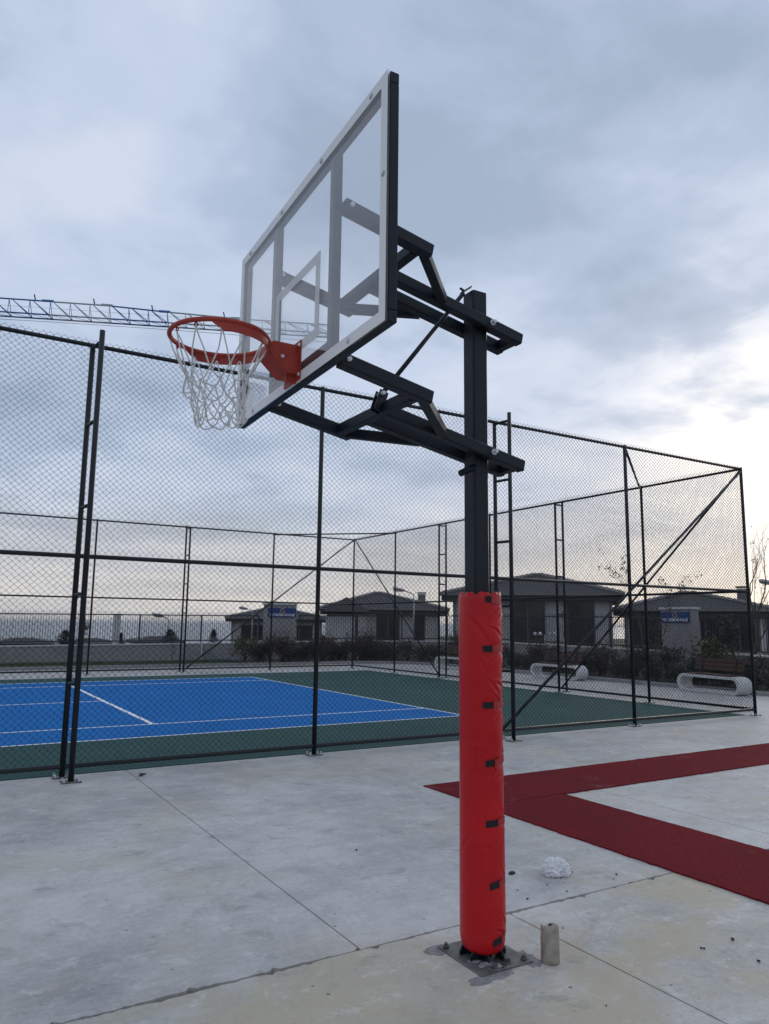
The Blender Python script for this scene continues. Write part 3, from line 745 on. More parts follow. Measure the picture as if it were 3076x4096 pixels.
for k, zs_ in enumerate(STZ):
    a0 = R([12, 5, 4, 10, 9, 17, 24][k] + 2); am = R([30, 32, 34, 36, 44, 46, 52][k]); a1 = R([72, 88, 86, 84, 80, 76, 70][k]); tl = [-0.01, 0.0, 0.0, 0.02, 0.004, 0.02, 0.03][k]
    patch(a0, am, zs_, 0.033, 0.0025, 0.003, tl, 'strap', 'velcro')
    patch(am-0.02, a1, zs_+0.002, 0.038 if k else 0.05, 0.006, 0.003, tl, 'strap_tab', 'tab_red')

# ------------------------------------------------------------------ small things on the concrete
cc = on_z(2218, 3858, 0.0)
cb = MB(); rd = random.Random(5); nC = 28; zs2 = [0, 0.006, 0.02, 0.06, 0.10, 0.14, 0.168, 0.178]
for j, z in enumerate(zs2):
    for i in range(nC):
        a = 2*math.pi*i/nC; r_ = 0.047 + rd.gauss(0, 0.0007) - (0.004 if j == 0 else 0) - (0.003 if j == len(zs2)-1 else 0)
        zt = z + (0.004*math.cos(a+2.5) if j >= len(zs2)-2 else 0)
        if j >= len(zs2)-2 and math.cos(a-R(60)) > 0.86: zt -= 0.014*(1 if j == len(zs2)-1 else 0.4)
        cb.v.append((r_*math.cos(a), r_*math.sin(a), zt))
for j in range(len(zs2)-1):
    for i in range(nC): cb.f.append((j*nC+i, j*nC+(i+1) % nC, (j+1)*nC+(i+1) % nC, (j+1)*nC+i)); cb.sm.append(True)
cb.f.append(tuple((len(zs2)-1)*nC+i for i in range(nC))); cb.sm.append(False); cb.f.append(tuple(range(nC-1, -1, -1))); cb.sm.append(False)
core = empty('concrete_core', (cc.x, cc.y+0.03, 0.0), 0.3, 'short drilled concrete core standing beside the hoop base plate', 'concrete core')
cb.build('body', 'core_concrete', core)
b = MB(); b.tube([(0.014, 0.004, 0.170), (0.014, 0.004, 0.1795)], 0.0075, 10); b.build('drill_hole', 'debris', core)
# crumpled plastic bag
bagc = on_z(2222, 3500, 0.0)
bg_ = MB(); rd = random.Random(21); nu, nv = 110, 64
import mathutils
for j in range(nv+1):
    th = math.pi*j/nv
    for i in range(nu):
        ph = 2*math.pi*i/nu; d = Vector((math.sin(th)*math.cos(ph), math.sin(th)*math.sin(ph), math.cos(th)))
        nz = mathutils.noise.noise; n_ = 0.16 + 0.22*nz(d*1.6+Vector((3, 1, 7))) + 0.20*(1-2.4*abs(nz(d*2.6+Vector((1, 5, 2))))) + 0.13*(1-2.4*abs(nz(d*5.2+Vector((8, 0, 3))))) + 0.05*(1-2.4*abs(nz(d*11)))
        p = Vector((d.x*0.115, d.y*0.085, d.z*0.085))*(0.78+n_); p.z = max(p.z+0.055, 0.001+0.004*abs(n_))
        bg_.v.append(tuple(p))
for j in range(nv):
    for i in range(nu): bg_.f.append((j*nu+i, (j+1)*nu+i, (j+1)*nu+(i+1) % nu, j*nu+(i+1) % nu)); bg_.sm.append(True)
for q in range(5):
    a_ = q*1.25+0.4; b0 = Vector((0.085*math.cos(a_), 0.065*math.sin(a_), rd.uniform(0.02, 0.09))); d_ = Vector((math.cos(a_+rd.uniform(-.5, .5)), math.sin(a_), rd.uniform(0.0, 0.7))).normalized(); sd_ = d_.cross(Vector((0, 0, 1))).normalized()
    pts_ = []
    for i in range(5):
        for j in range(5): pts_.append(b0 + d_*(0.05*i/4) + sd_*(0.04*(j/4-0.5)*(1-0.35*i/4)) + Vector((0, 0, 0.010*math.sin(j*2.3+i+q))))
    pts_ = [Vector((p.x, p.y, max(p.z, 0.002))) for p in pts_]
    bg_.add(pts_, [(i*5+j, i*5+j+1, (i+1)*5+j+1, (i+1)*5+j) for i in range(4) for j in range(4)], True)
bag = tag(bg_.build('plastic_bag', 'plastic_film', None, (bagc.x, bagc.y, 0)), 'crumpled white plastic bag lying on the concrete by the red strip', 'bag'); bag.rotation_euler.z = R(-30); bag.scale = (0.74, 0.74, 0.74)
# crumbs of rubble
CR = [(2047, 3497, 0.020), (1426, 3402, 0.014), (2466, 3500, 0.012), (2455, 3518, 0.009), (2188, 3541, 0.008), (2268, 3567, 0.010), (2070, 3562, 0.008), (2110, 3598, 0.012), (2930, 3760, 0.016), (2805, 3795, 0.010), (2817, 3797, 0.010), (3035, 3848, 0.013), (2425, 4025, 0.006), (2290, 3490, 0.008), (2245, 3515, 0.006)]
for k, (px, py, r_) in enumerate(CR):
    r_ *= 0.62 if k else 0.8; p = on_z(px, py, 0.0); b = MB(); b.blob((0, 0, r_*0.5), r_, k+5, 0.3, 7, 5, 0.65)
    o = b.build('rubble_crumb', 'debris', None, (p.x, p.y, 0.002)); o.scale = (1.3, 0.9, 1) if k else (1.9, 1.0, 0.9); o.rotation_euler.z = k*1.3
    if k == 0: tag(o, 'largest dark lump of dirt, right beside the red pad and left of the bag', 'rubble', 'crumbs of rubble on the concrete')
    elif k == 1: tag(o, 'single dark pebble in the middle of the concrete left of the red pad', 'rubble', 'crumbs of rubble on the concrete')
    else: tag(o, 'small dark crumb of rubble scattered on the concrete', 'rubble', 'crumbs of rubble on the concrete')
p = on_z(568, 3105, 0.0); b = MB(); b.add([(-0.05, -0.02, 0.003), (0.0, -0.025, 0.006), (0.06, 0.0, 0.022), (0.01, 0.02, 0.012), (-0.02, 0.0, 0.035), (0.0, 0.0, 0.0)], [(0, 1, 4), (1, 2, 4), (2, 3, 4), (3, 0, 4), (0, 3, 5), (0, 5, 1), (1, 5, 2), (2, 5, 3)])
tag(b.build('dry_leaf', 'debris', None, (p.x, p.y, 0.002)), 'curled black leaf on the concrete near the ladder post', 'leaf')

# ------------------------------------------------------------------ perimeter wall, railing, signs
WP = [(-20, 20.5, 0.66), (-6.4, 20.5, 0.72), (1.8, 20.5, 0.80), (9, 20.5, 0.89), (14, 16, 0.95), (14, 9.9, 0.89), (14, 2.7, 0.84), (14, -9, 0.82)]
wroot = empty('perimeter_wall', (0, 20.5, 0), 0, 'low grey concrete wall with pale coping behind the court and benches', 'wall')
T_ = 0.22
def offs(k, d):
    """mitred offset of wall polyline to the inside (d>0 towards the court)"""
    P = [Vector((x, y)) for x, y, z in WP]
    def nrm(a, b): e = (b-a).normalized(); return Vector((e.y, -e.x))
    ns = []
    if k > 0: ns.append(nrm(P[k-1], P[k]))
    if k < len(P)-1: ns.append(nrm(P[k], P[k+1]))
    n_ = sum(ns, Vector((0, 0))).normalized(); c_ = n_.dot(ns[0])
    return P[k] + n_*(d/c_)
Wl = wroot
for k in range(len(WP)-1):
    (a, b_) = (k, k+1); za, zb = WP[a][2], WP[b_][2]
    i0, i1, o0, o1 = offs(a, T_/2), offs(b_, T_/2), offs(a, -T_/2), offs(b_, -T_/2)
    b = MB(); L_ = (Vector(WP[b_][:2])-Vector(WP[a][:2])).length; nseg = max(1, round(L_/2.9)); gp = 0.006/L_
    for s_ in range(nseg):
        f0, f1 = s_/nseg + gp, (s_+1)/nseg - gp
        def lp(p, q, f_): return p + (q-p)*f_
        A, B_, C_, D_ = lp(i0, i1, f0), lp(i0, i1, f1), lp(o0, o1, f1), lp(o0, o1, f0)
        zA, zB = za+(zb-za)*f0-0.05, za+(zb-za)*f1-0.05
        bb_ = MB(); vs = [(q.x, q.y-20.5, -0.3) for q in (A, B_, C_, D_)] + [(A.x, A.y-20.5, zA), (B_.x, B_.y-20.5, zB), (C_.x, C_.y-20.5, zB), (D_.x, D_.y-20.5, zA)]
        bb_.add(vs, [(0, 1, 5, 4), (1, 2, 6, 5), (2, 3, 7, 6), (3, 0, 4, 7), (4, 5, 6, 7)]); bb_.build('wall_panel', 'wall_render', Wl)
    i0, i1, o0, o1 = offs(a, T_/2+0.03), offs(b_, T_/2+0.03), offs(a, -T_/2-0.03), offs(b_, -T_/2-0.03)
    bb_ = MB(); vs = [(q.x, q.y-20.5, z-0.048) for q, z in ((i0, za), (i1, zb), (o1, zb), (o0, za))] + [(q.x, q.y-20.5, z) for q, z in ((i0, za), (i1, zb), (o1, zb), (o0, za))]
    bb_.add(vs, [(0, 1, 5, 4), (1, 2, 6, 5), (2, 3, 7, 6), (3, 0, 4, 7), (4, 5, 6, 7), (3, 2, 1, 0)]); bb_.build('coping', 'wall_cap', Wl)
# railing on the wall: one run per straight stretch
rail_mesh_cache = {}
def bar_panel(Lp, hgt, zoff):
    b = MB(); n = max(2, int(Lp/0.095))
    for i in range(1, n):
        x = Lp*i/n; b.beam((x, 0, 0.03), (x, 0, hgt+0.13), 0.014, 0.014, up=(1, 0, 0))
    return b
def screen_panel(Lp, hgt):
    me, wd = chain_mesh('screen', Lp, hgt-0.12, 0.10, 0.09, 0.004, False, 0.0, 1); return me
RH = 1.17
def railing(p, q, za, zb, label, m_, alt):
    p = Vector(p); q = Vector(q); L_ = (q-p).length; ang = math.atan2((q-p).y, (q-p).x)
    root = empty('railing', (p.x, p.y, 0), ang, label, 'railing', 'spiked metal railings on the wall')
    n = max(1, round(L_/2.5)); st = L_/n
    for i in range(n+1):
        z = za+(zb-za)*i/n; b = MB(); b.box((i*st, 0, z+RH/2+0.02), (0.06, 0.06, RH+0.03)); b.build('post', m_, root)
    for i in range(n):
        z0, z1 = za+(zb-za)*i/n, za+(zb-za)*(i+1)/n
        for h_ in (0.10, RH):
            b = MB(); b.beam((i*st+0.03, 0, z0+h_), ((i+1)*st-0.03, 0, z1+h_), 0.035, 0.045); b.build('rail', m_, root)
        b = bar_panel(st, RH, 0); 
        b.v = [(x, y, z + z0+(z1-z0)*x/st) for x, y, z in b.v]
        o = b.build('bars', 'railing_dark', root, (i*st, 0, 0)); o['kind'] = 'stuff'
        if alt and i % 2 == 1:
            key = round(st, 3)
            if key not in rail_mesh_cache: rail_mesh_cache[key] = screen_panel(st, RH)
            o = link('screen', rail_mesh_cache[key], root, (i*st, -0.03, z0+0.12)); o['kind'] = 'stuff'
    return root
railing((-19.6, 20.5), (3.95, 20.5), 0.67, 0.82, 'dark blue spiked railing on the wall before the sea, left of the sign', 'railing_blue', True)
railing((6.0, 20.5), (9.0, 20.5), 0.86, 0.89, 'short dark railing on the wall just right of the sign pillar nearest the sea', 'railing_dark', False)
railing((9.06, 20.45), (13.95, 16.05), 0.89, 0.95, 'dark spiked railing on the angled wall in front of the middle house', 'railing_dark', False)
railing((14, 15.93), (14, 6.75), 0.95, 0.87, 'dark spiked railing behind the middle and far benches', 'railing_dark', False)
railing((14, 4.85), (14, -8.9), 0.86, 0.82, 'dark spiked railing right of the right-hand sign pillar', 'railing_dark', False)

def text_obj(txt, size, parent, mtx, name, m_):
    cu = bpy.data.curves.new(name, 'FONT'); cu.body = txt; cu.size = size; cu.align_x = 'CENTER'; cu.align_y = 'CENTER'; cu.extrude = 0.004; cu.offset = 0.004
    tmp = bpy.data.objects.new('tmp_text', cu); col.objects.link(tmp)
    dg = bpy.context.evaluated_depsgraph_get(); me = bpy.data.meshes.new_from_object(tmp.evaluated_get(dg)); bpy.data.objects.remove(tmp)
    wd = max(v.co.x for v in me.vertices) - min(v.co.x for v in me.vertices)
    me.materials.clear(); me.materials.append(mats[m_]); o = link(name, me, parent)
    return o, wd
def sign_pillar(cx, cy, ang, wd, ht, sz0, sz1, label_p, label_s):
    """pillar with a blue name board on its front; local -y faces the court"""
    root = empty('sign_pillar', (cx, cy, 0), ang, label_p, 'pillar', 'pillars with blue name signs')
    b = MB(); b.box((0, 0.0, ht/2-0.15), (wd, 0.42, ht+0.3)); b.build('shaft', 'wall_render', root)
    b = MB(); b.box((0, 0, ht+0.045), (wd+0.10, 0.52, 0.08)); b.build('cap', 'wall_cap', root)
    sg = empty('name_sign', (cx+0.235*math.sin(ang), cy-0.235*math.cos(ang), (sz0+sz1)/2), ang, label_s, 'sign', 'blue name signs')
    h = sz1-sz0; b = MB(); b.box((0, 0, 0), (wd*0.93, 0.04, h)); b.build('board', 'sign_blue', sg)
    o, tw_ = text_obj('TED TEKİRDAĞ KOLEJİ', h*0.36, sg, None, 'lettering', 'sign_white')
    k = wd*0.84/tw_; o.location = (0, -0.0255, -h*0.27); o.rotation_euler = (R(90), 0, 0); o.scale = (k, max(k, 0.92), 1)
    zc_ = h*0.20; b = MB()
    b.tube([(0, -0.020, zc_), (0, -0.027, zc_)], h*0.27, 20); b.build('emblem_disc', 'emblem_gold', sg)
    b = MB(); b.tube([(0, -0.0275, zc_), (0, -0.031, zc_)], h*0.20, 20); b.build('emblem_field', 'sign_blue', sg)
    b = MB(); b.prism([(-h*0.05, -h*0.14), (h*0.05, -h*0.14), (h*0.09, h*0.02), (h*0.03, h*0.15), (-h*0.04, h*0.10), (-h*0.09, h*0.02)], (0, -0.003, 0), ((0, -0.0315, zc_), (1, 0, 0), (0, 0, 1))); b.build('emblem_torch', 'emblem_red', sg)
    return root
sign_pillar(4.97, 20.42, 0.0, 1.46, 2.50, 1.95, 2.36, 'grey concrete pillar with flat pale cap on the wall towards the sea', 'blue college name sign on the pillar in front of the left house')
sign_pillar(13.93, 5.80, R(-90), 1.24, 2.32, 1.865, 2.225, 'grey concrete pillar with pale cap on the wall above the right bench', 'blue college name sign on the pillar above the right bench')
b = MB(); b.box((0, 0, 0.80), (0.26, 0.2, 2.3)); b.box((0, 0, 1.97), (0.32, 0.26, 0.05)); tag(b.build('gate_pier', 'wall_cap', None, (on_y(466, 2500, 21.4).x, 21.4, 0)), 'narrow bare concrete pier standing behind the blue railing near the sea', 'pier')

# planting bed: kerb, soil, lawn
def kerb_line(pts, label):
    root = empty('kerb', (pts[0][0], pts[0][1], 0)); root['kind'] = 'structure'
    for (x0, y0), (x1, y1) in zip(pts[:-1], pts[1:]):
        L_ = math.dist((x0, y0), (x1, y1)); n = max(1, round(L_/1.0))
        for i in range(n):
            f0, f1 = i/n + 0.004/L_, (i+1)/n - 0.004/L_
            a = (x0+(x1-x0)*f0-pts[0][0], y0+(y1-y0)*f0-pts[0][1], 0.03); c = (x0+(x1-x0)*f1-pts[0][0], y0+(y1-y0)*f1-pts[0][1], 0.03)
            b = MB(); b.beam(a, c, 0.12, 0.16, ch=0.012); b.build('kerb_stone', 'kerb', root)
arc = [(6.6+2.9*math.cos(a), 14.0+2.9*math.sin(a)) for a in np.linspace(math.pi/2, 0, 9)]
kerb_line([(-19, 16.9), (6.6, 16.9)] + arc[1:] + [(9.5, -13)], '')
g = MB(); g.add([(-19, 16.95, 0.075), (2.4, 16.95, 0.075), (2.4, 20.4, 0.05), (-19, 20.4, 0.02)], [(0, 1, 2, 3)]); tag(g.build('lawn', 'grass'), kind='structure')
gp = [(2.4, 16.95), (6.6, 16.95)] + [(6.6+2.95*math.cos(a), 14.0+2.95*math.sin(a)) for a in np.linspace(math.pi/2, 0, 9)][1:] + [(9.55, -13), (13.9, -13), (13.9, 15.95), (8.95, 20.4), (2.4, 20.4)]
g = MB(); g.add([(x, y, 0.08) for x, y in gp], [tuple(range(len(gp)-1, -1, -1))]); tag(g.build('soil_bed', 'soil'), kind='structure')
# grass blades on the lawn
gv, gf = [], []
for k in range(14000):
    x, y = random.uniform(-14, 2.4), random.uniform(17.0, 20.35); h_ = random.uniform(0.03, 0.09); a = random.uniform(0, 6.28); z = 0.06
    o = len(gv); gv += [(x-0.008*math.cos(a), y-0.008*math.sin(a), z-0.04), (x+0.008*math.cos(a), y+0.008*math.sin(a), z-0.04), (x+random.gauss(0, .02), y+random.gauss(0, .02), z+h_)]; gf.append((o, o+1, o+2))
g = MB(); g.add(gv, gf); tag(g.build('grass', 'grass'), 'short grass growing along the foot of the far wall', 'grass', kind='stuff')

# ------------------------------------------------------------------ vegetation
def leaf_cloud(n, fn_pos, size, seed, upright=0.3):
    rg = random.Random(seed); b = MB()
    for k in range(n):
        p = Vector(fn_pos(rg)); s_ = size*rg.uniform(0.6, 1.3)
        d = Vector((rg.gauss(0, 1), rg.gauss(0, 1), rg.gauss(upright, 0.8))).normalized(); e = d.cross(Vector((rg.gauss(0, 1), rg.gauss(0, 1), rg.gauss(0, 1)))).normalized()
        b.add([p, p+d*s_*0.5+e*s_*0.22, p+d*s_, p+d*s_*0.5-e*s_*0.22], [(0, 1, 2, 3)])
    return b
def shrub_proto(seed, rx, hz, n, size, mtl, stems=7, twigs=True):
    rg = random.Random(seed); lob = [(Vector((rg.gauss(0, rx*0.45), rg.gauss(0, rx*0.4), hz*rg.uniform(0.25, 0.8))), rx*rg.uniform(0.3, 0.55)) for _ in range(9)]
    def fp(r2):
        c, rr_ = r2.choice(lob); 
        while True:
            d = Vector((r2.gauss(0, 0.55), r2.gauss(0, 0.55), r2.gauss(0, 0.6)))
            p = c + d*rr_
            if p.z > 0.02: return p
    lm = leaf_cloud(n, fp, size, seed+1).mesh('foliage'); lm.materials.append(mats[mtl])
    sb = MB()
    for k in range(stems):
        tip = Vector((rg.gauss(0, rx*0.55), rg.gauss(0, rx*0.5), hz*rg.uniform(0.7, 1.15))); md = tip*0.5 + Vector((rg.gauss(0, .05), rg.gauss(0, .05), 0.05))
        sb.tube([(rg.gauss(0, .05), rg.gauss(0, .05), -0.02), md, tip], [0.012, 0.008, 0.003], 5)
        for q in range(4):
            s0 = md.lerp(tip, rg.random()); sb.tube([s0, s0+Vector((rg.gauss(0, .13), rg.gauss(0, .13), rg.uniform(.03, .2)))], [0.005, 0.002], 4)
    sm_ = sb.mesh('stems'); sm_.materials.append(mats['bark'])
    return lm, sm_
protos = {'a': shrub_proto(1, 0.55, 0.75, 1500, 0.085, 'leaf_dark'), 'b': shrub_proto(2, 0.50, 0.95, 1100, 0.085, 'leaf_red', 11), 'c': shrub_proto(3, 0.62, 0.60, 1700, 0.075, 'leaf_dark'),
          'd': shrub_proto(4, 0.45, 1.15, 800, 0.095, 'leaf_red', 13), 'g': shrub_proto(6, 0.5, 0.95, 900, 0.10, 'leaf_green', 9)}
def shrub(key, x, y, s_, rz, label, group=None, z=0.07, name='shrub'):
    lm, sm_ = protos[key]; root = empty(name, (x, y, z), rz, label, 'shrub', group); root.scale = (s_, s_, s_)
    link('foliage', lm, root); link('stems', sm_, root); return root
hs = random.Random(9)
hedge = []
for k in range(13):                                       # back bed
    x = 2.9 + k*0.50; hedge.append(('abdcabdc'[k % 8], x, 17.75 + hs.uniform(-.25, .3), hs.uniform(0.95, 1.25), 'leafy shrub in the hedge below the left sign, before the far wall', 'shrubs along the far wall'))
for k in range(8):
    a = R(80 - k*11); hedge.append(('bacdcabd'[k], 6.9+3.7*math.cos(a), 13.9+3.6*math.sin(a), hs.uniform(0.9, 1.3), 'leafy shrub in the curved corner of the hedge behind the far bench', 'shrubs in the corner of the bed'))
for k in range(27):
    y = 13.2 - k*0.62; hedge.append(('cacbacda'[k % 8], 10.45 + hs.uniform(-.2, .3), y, hs.uniform(0.72, 1.0), 'low dark leafy shrub in the hedge behind the benches', 'shrubs behind the benches'))
for k in range(12):
    y = 12.5 - k*1.35; hedge.append(('dbdgdbda'[k % 8], 11.7 + hs.uniform(-.3, .4), y, hs.uniform(0.75, 1.1), 'taller twiggy shrub between the hedge and the right-hand wall', 'tall shrubs by the right wall'))
for key, x, y, s_, lb, gr in hedge: shrub(key, x, y, s_, hs.uniform(0, 6.28), lb, gr)
shrub('g', 2.55, 18.4, 1.15, 1.0, 'light green leafy shrub at the left end of the hedge, below the left sign')
shrub('g', 12.6, 3.4, 1.45, 2.0, 'tall yellow-green bush behind the right bench, right of the sign pillar')
# saplings
def grow(b, p, d, L_, r_, depth, rg, leaves, spread=0.5, up=0.25):
    n = 4; pts = [p]; q = p.copy(); dd = d.copy()
    for i in range(n):
        dd = (dd + Vector((rg.gauss(0, .10), rg.gauss(0, .10), rg.gauss(up*0.12, .05)))).normalized(); q = q + dd*(L_/n); pts.append(q.copy())
    b.tube(pts, [r_*(1-0.5*i/n) for i in range(n+1)], 6 if depth > 2 else 4, cap=False)
    if depth <= 1: leaves.append(pts[-1]); leaves.append(pts[-2])
    if depth == 0: return
    for k in range(rg.choice((2, 3, 3))):
        i = rg.randint(1, n); nd = (dd + Vector((rg.gauss(0, spread), rg.gauss(0, spread), rg.gauss(up, spread*0.5)))).normalized()
        grow(b, pts[i].copy(), nd, L_*rg.uniform(0.55, 0.8), r_*0.52, depth-1, rg, leaves, spread, up)
def tree(name, loc, L_, r_, depth, seed, nleaf, lsize, mtl, label, cat='tree', spread=0.5, group=None):
    rg = random.Random(seed); root = empty(name, loc, 0, label, cat, group); b = MB(); lv = []
    grow(b, Vector((0, 0, -0.05)), Vector((rg.gauss(0, .04), rg.gauss(0, .04), 1)), L_, r_, depth, rg, lv, spread)
    b.build('trunk', 'bark', root)
    if nleaf:
        lb = leaf_cloud(nleaf, lambda r2: r2.choice(lv) + Vector((r2.gauss(0, lsize*0.5), r2.gauss(0, lsize*0.5), r2.gauss(0, lsize*0.5))), lsize, seed+3)
        lb.build('crown', mtl, root)
    return root
def gz(x, y): return hterr(x, y)
def tree_at(px, D, *a, **k):
    p = at_depth(px, 2500, D); return (p.x, p.y, gz(p.x, p.y))
tree('bare_tree', tree_at(3008, 29), 2.6, 0.075, 5, 14, 150, 0.07, 'leaf_red', 'nearly bare tree behind the railing at the right edge', spread=0.42)
tree('young_tree', (10.9, 4.75, 0.07), 2.25, 0.035, 4, 4, 520, 0.085, 'leaf_dark', 'young tree with a small leafy crown behind the middle of the right fence bay', spread=0.35)
tree('young_tree', (11.9, 9.3, 0.07), 1.0, 0.03, 4, 8, 160, 0.08, 'leaf_dark', 'thin young tree by the wall left of the middle bench back', spread=0.4)
tree('young_tree', (on_y(318, 2650, 18.6).x, 18.6, 0.07), 0.85, 0.018, 3, 12, 130, 0.12, 'leaf_green', 'slender sapling with long leaves on the lawn behind the ladder post', spread=0.3)
tree('young_tree', (on_y(688, 2640, 18.9).x, 18.9, 0.07), 0.75, 0.014, 2, 19, 12, 0.08, 'leaf_dark', 'bare thin sapling standing on the lawn before the grey wall', spread=0.3)
tree('red_tree', (11.4, 2.2, 0.07), 0.9, 0.05, 4, 23, 700, 0.10, 'leaf_dark', 'small dark leafy tree directly behind the right bench', spread=0.55)
def conifer(x, y, h_, r_, seed, label):
    z = gz(x, y); root = empty('conifer', (x, y, z), 0, label, 'conifer', 'conifers behind the sea wall'); rg = random.Random(seed)
    b = MB(); b.tube([(0, 0, -0.1), (0, 0, h_*0.9)], [0.06, 0.01], 6); b.build('trunk', 'bark', root)
    lb = MB()
    for k in range(1500):
        f_ = rg.random()**0.8; z_ = h_*(0.08+0.92*f_); rad = r_*(1-f_)**0.8*rg.uniform(0.35, 1.08); a = rg.uniform(0, 6.28)
        p = Vector((rad*math.cos(a), rad*math.sin(a), z_)); d = Vector((math.cos(a), math.sin(a), rg.uniform(-0.1, 0.7))).normalized()*rg.uniform(0.12, 0.24); e = d.cross(Vector((0, 0, 1))).normalized()*0.035
        lb.add([p-e, p+e, p+d], [(0, 1, 2)])
    lb.build('crown', 'needle', root); return root
def conifer_px(px, D, top_py, r_, seed, label):
    p = at_depth(px, top_py, D); z = gz(p.x, p.y); return conifer(p.x, p.y, p.z - z, r_, seed, label)
conifer_px(262, 34, 2525, 1.0, 1, 'dark cone-shaped evergreen behind the railing, left of the ladder post')
conifer_px(482, 40, 2535, 0.75, 2, 'small dark evergreen behind the railing, right of the narrow pier')
conifer_px(682, 36, 2520, 1.0, 3, 'broad dark evergreen beside the left street lamp')
conifer_px(855, 44, 2520, 0.8, 4, 'small evergreen just left of the leftmost house')
# blue hose and marker stake on the wall, tarp on the lawn
b = MB(); p = on_y(814, 2585, 20.3); b.tube([(p.x, 20.36, p.z), (p.x+0.05, 20.34, p.z-0.15), (p.x+0.28, 20.30, 0.35), (p.x+0.55, 20.1, 0.09), (p.x+1.5, 19.7, 0.085), (p.x+2.6, 19.5, 0.085)], 0.018, 6); tag(b.build('hose', 'hose'), 'blue hose hanging down the grey wall onto the lawn', 'hose')
b = MB(); b.tube([(p.x-0.08, 20.32, 0.0), (p.x-0.06, 20.33, 0.80)], 0.014, 6); tag(b.build('marker_stake', 'sign_white'), 'thin white stake leaning on the wall next to the blue hose', 'stake')

# ------------------------------------------------------------------ benches
def bench_mesh_parts():
    Ln, Hn, Dn, tk = 2.10, 0.46, 0.46, 0.075
    def stad(l, h, n=14):
        r_ = h/2; pts = []
        for i in range(n+1): a = -math.pi/2 + math.pi*i/n; pts.append((l/2-r_+r_*math.cos(a), r_*math.sin(a)))
        for i in range(n+1): a = math.pi/2 + math.pi*i/n; pts.append((-l/2+r_+r_*math.cos(a), r_*math.sin(a)))
        return pts
    o_, i_ = stad(Ln, Hn), stad(Ln-2*tk-0.06, Hn-2*tk); n = len(o_); b = MB()
    for x in (-Dn/2, Dn/2):
        b.v += [(x, p, q+Hn/2) for p, q in o_] + [(x, p, q+Hn/2) for p, q in i_]
    for i in range(n):
        j = (i+1) % n; A = 2*n
        for f_ in ((i, j, n+j, n+i), (A+i, A+n+i, A+n+j, A+j), (i, A+i, A+j, j), (n+i, n+j, A+n+j, A+n+i)): b.f.append(f_); b.sm.append(False)
    return b, Ln, Hn, Dn
bb2, Ln, Hn, Dn = bench_mesh_parts()
body_m = bb2.mesh('frame'); body_m.materials.append(mats['bench_stone'])
sl = MB(); sl.box((0, 0, 0), (0.085, 1.48, 0.03)); sl_m = sl.mesh('seat_slat'); sl_m.materials.append(mats['wood'])
bs = MB(); bs.box((0, 0, 0), (0.03, 1.62, 0.095)); bs_m = bs.mesh('back_slat'); bs_m.materials.append(mats['wood'])
bk = MB(); bk.beam((0.16, 0, 0.49), (0.30, 0, 0.90), 0.05, 0.02, up=(1, 0, 0)); bk_m = bk.mesh('back_support'); bk_m.materials.append(mats['fence_paint'])
def bench(x, y, rz, label):
    root = empty('bench', (x, y, 0.0), rz, label, 'bench', 'white loop benches along the path')
    o = link('frame', body_m, root); bevel(o, 0.018, 2)
    for k in range(4): link('seat_slat', sl_m, root, (-0.165+k*0.105, 0, Hn+0.018))
    for k in range(3): q = link('back_slat', bs_m, root, (0.225+k*0.036, 0, 0.62+k*0.108)); q.rotation_euler.y = R(18)
    for s_ in (-1, 1): link('back_support', bk_m, root, (0.0, s_*0.55, 0))
    return root
bench(9.05, 1.15, R(-8), 'white loop bench with wooden backrest nearest the corner post, below the sign pillar')
bench(8.85, 6.65, R(3), 'white loop bench with wooden backrest seen between ladder posts right of the red pad')
bench(8.75, 12.05, R(4), 'white loop bench partly hidden behind the red pad, farthest along the path')

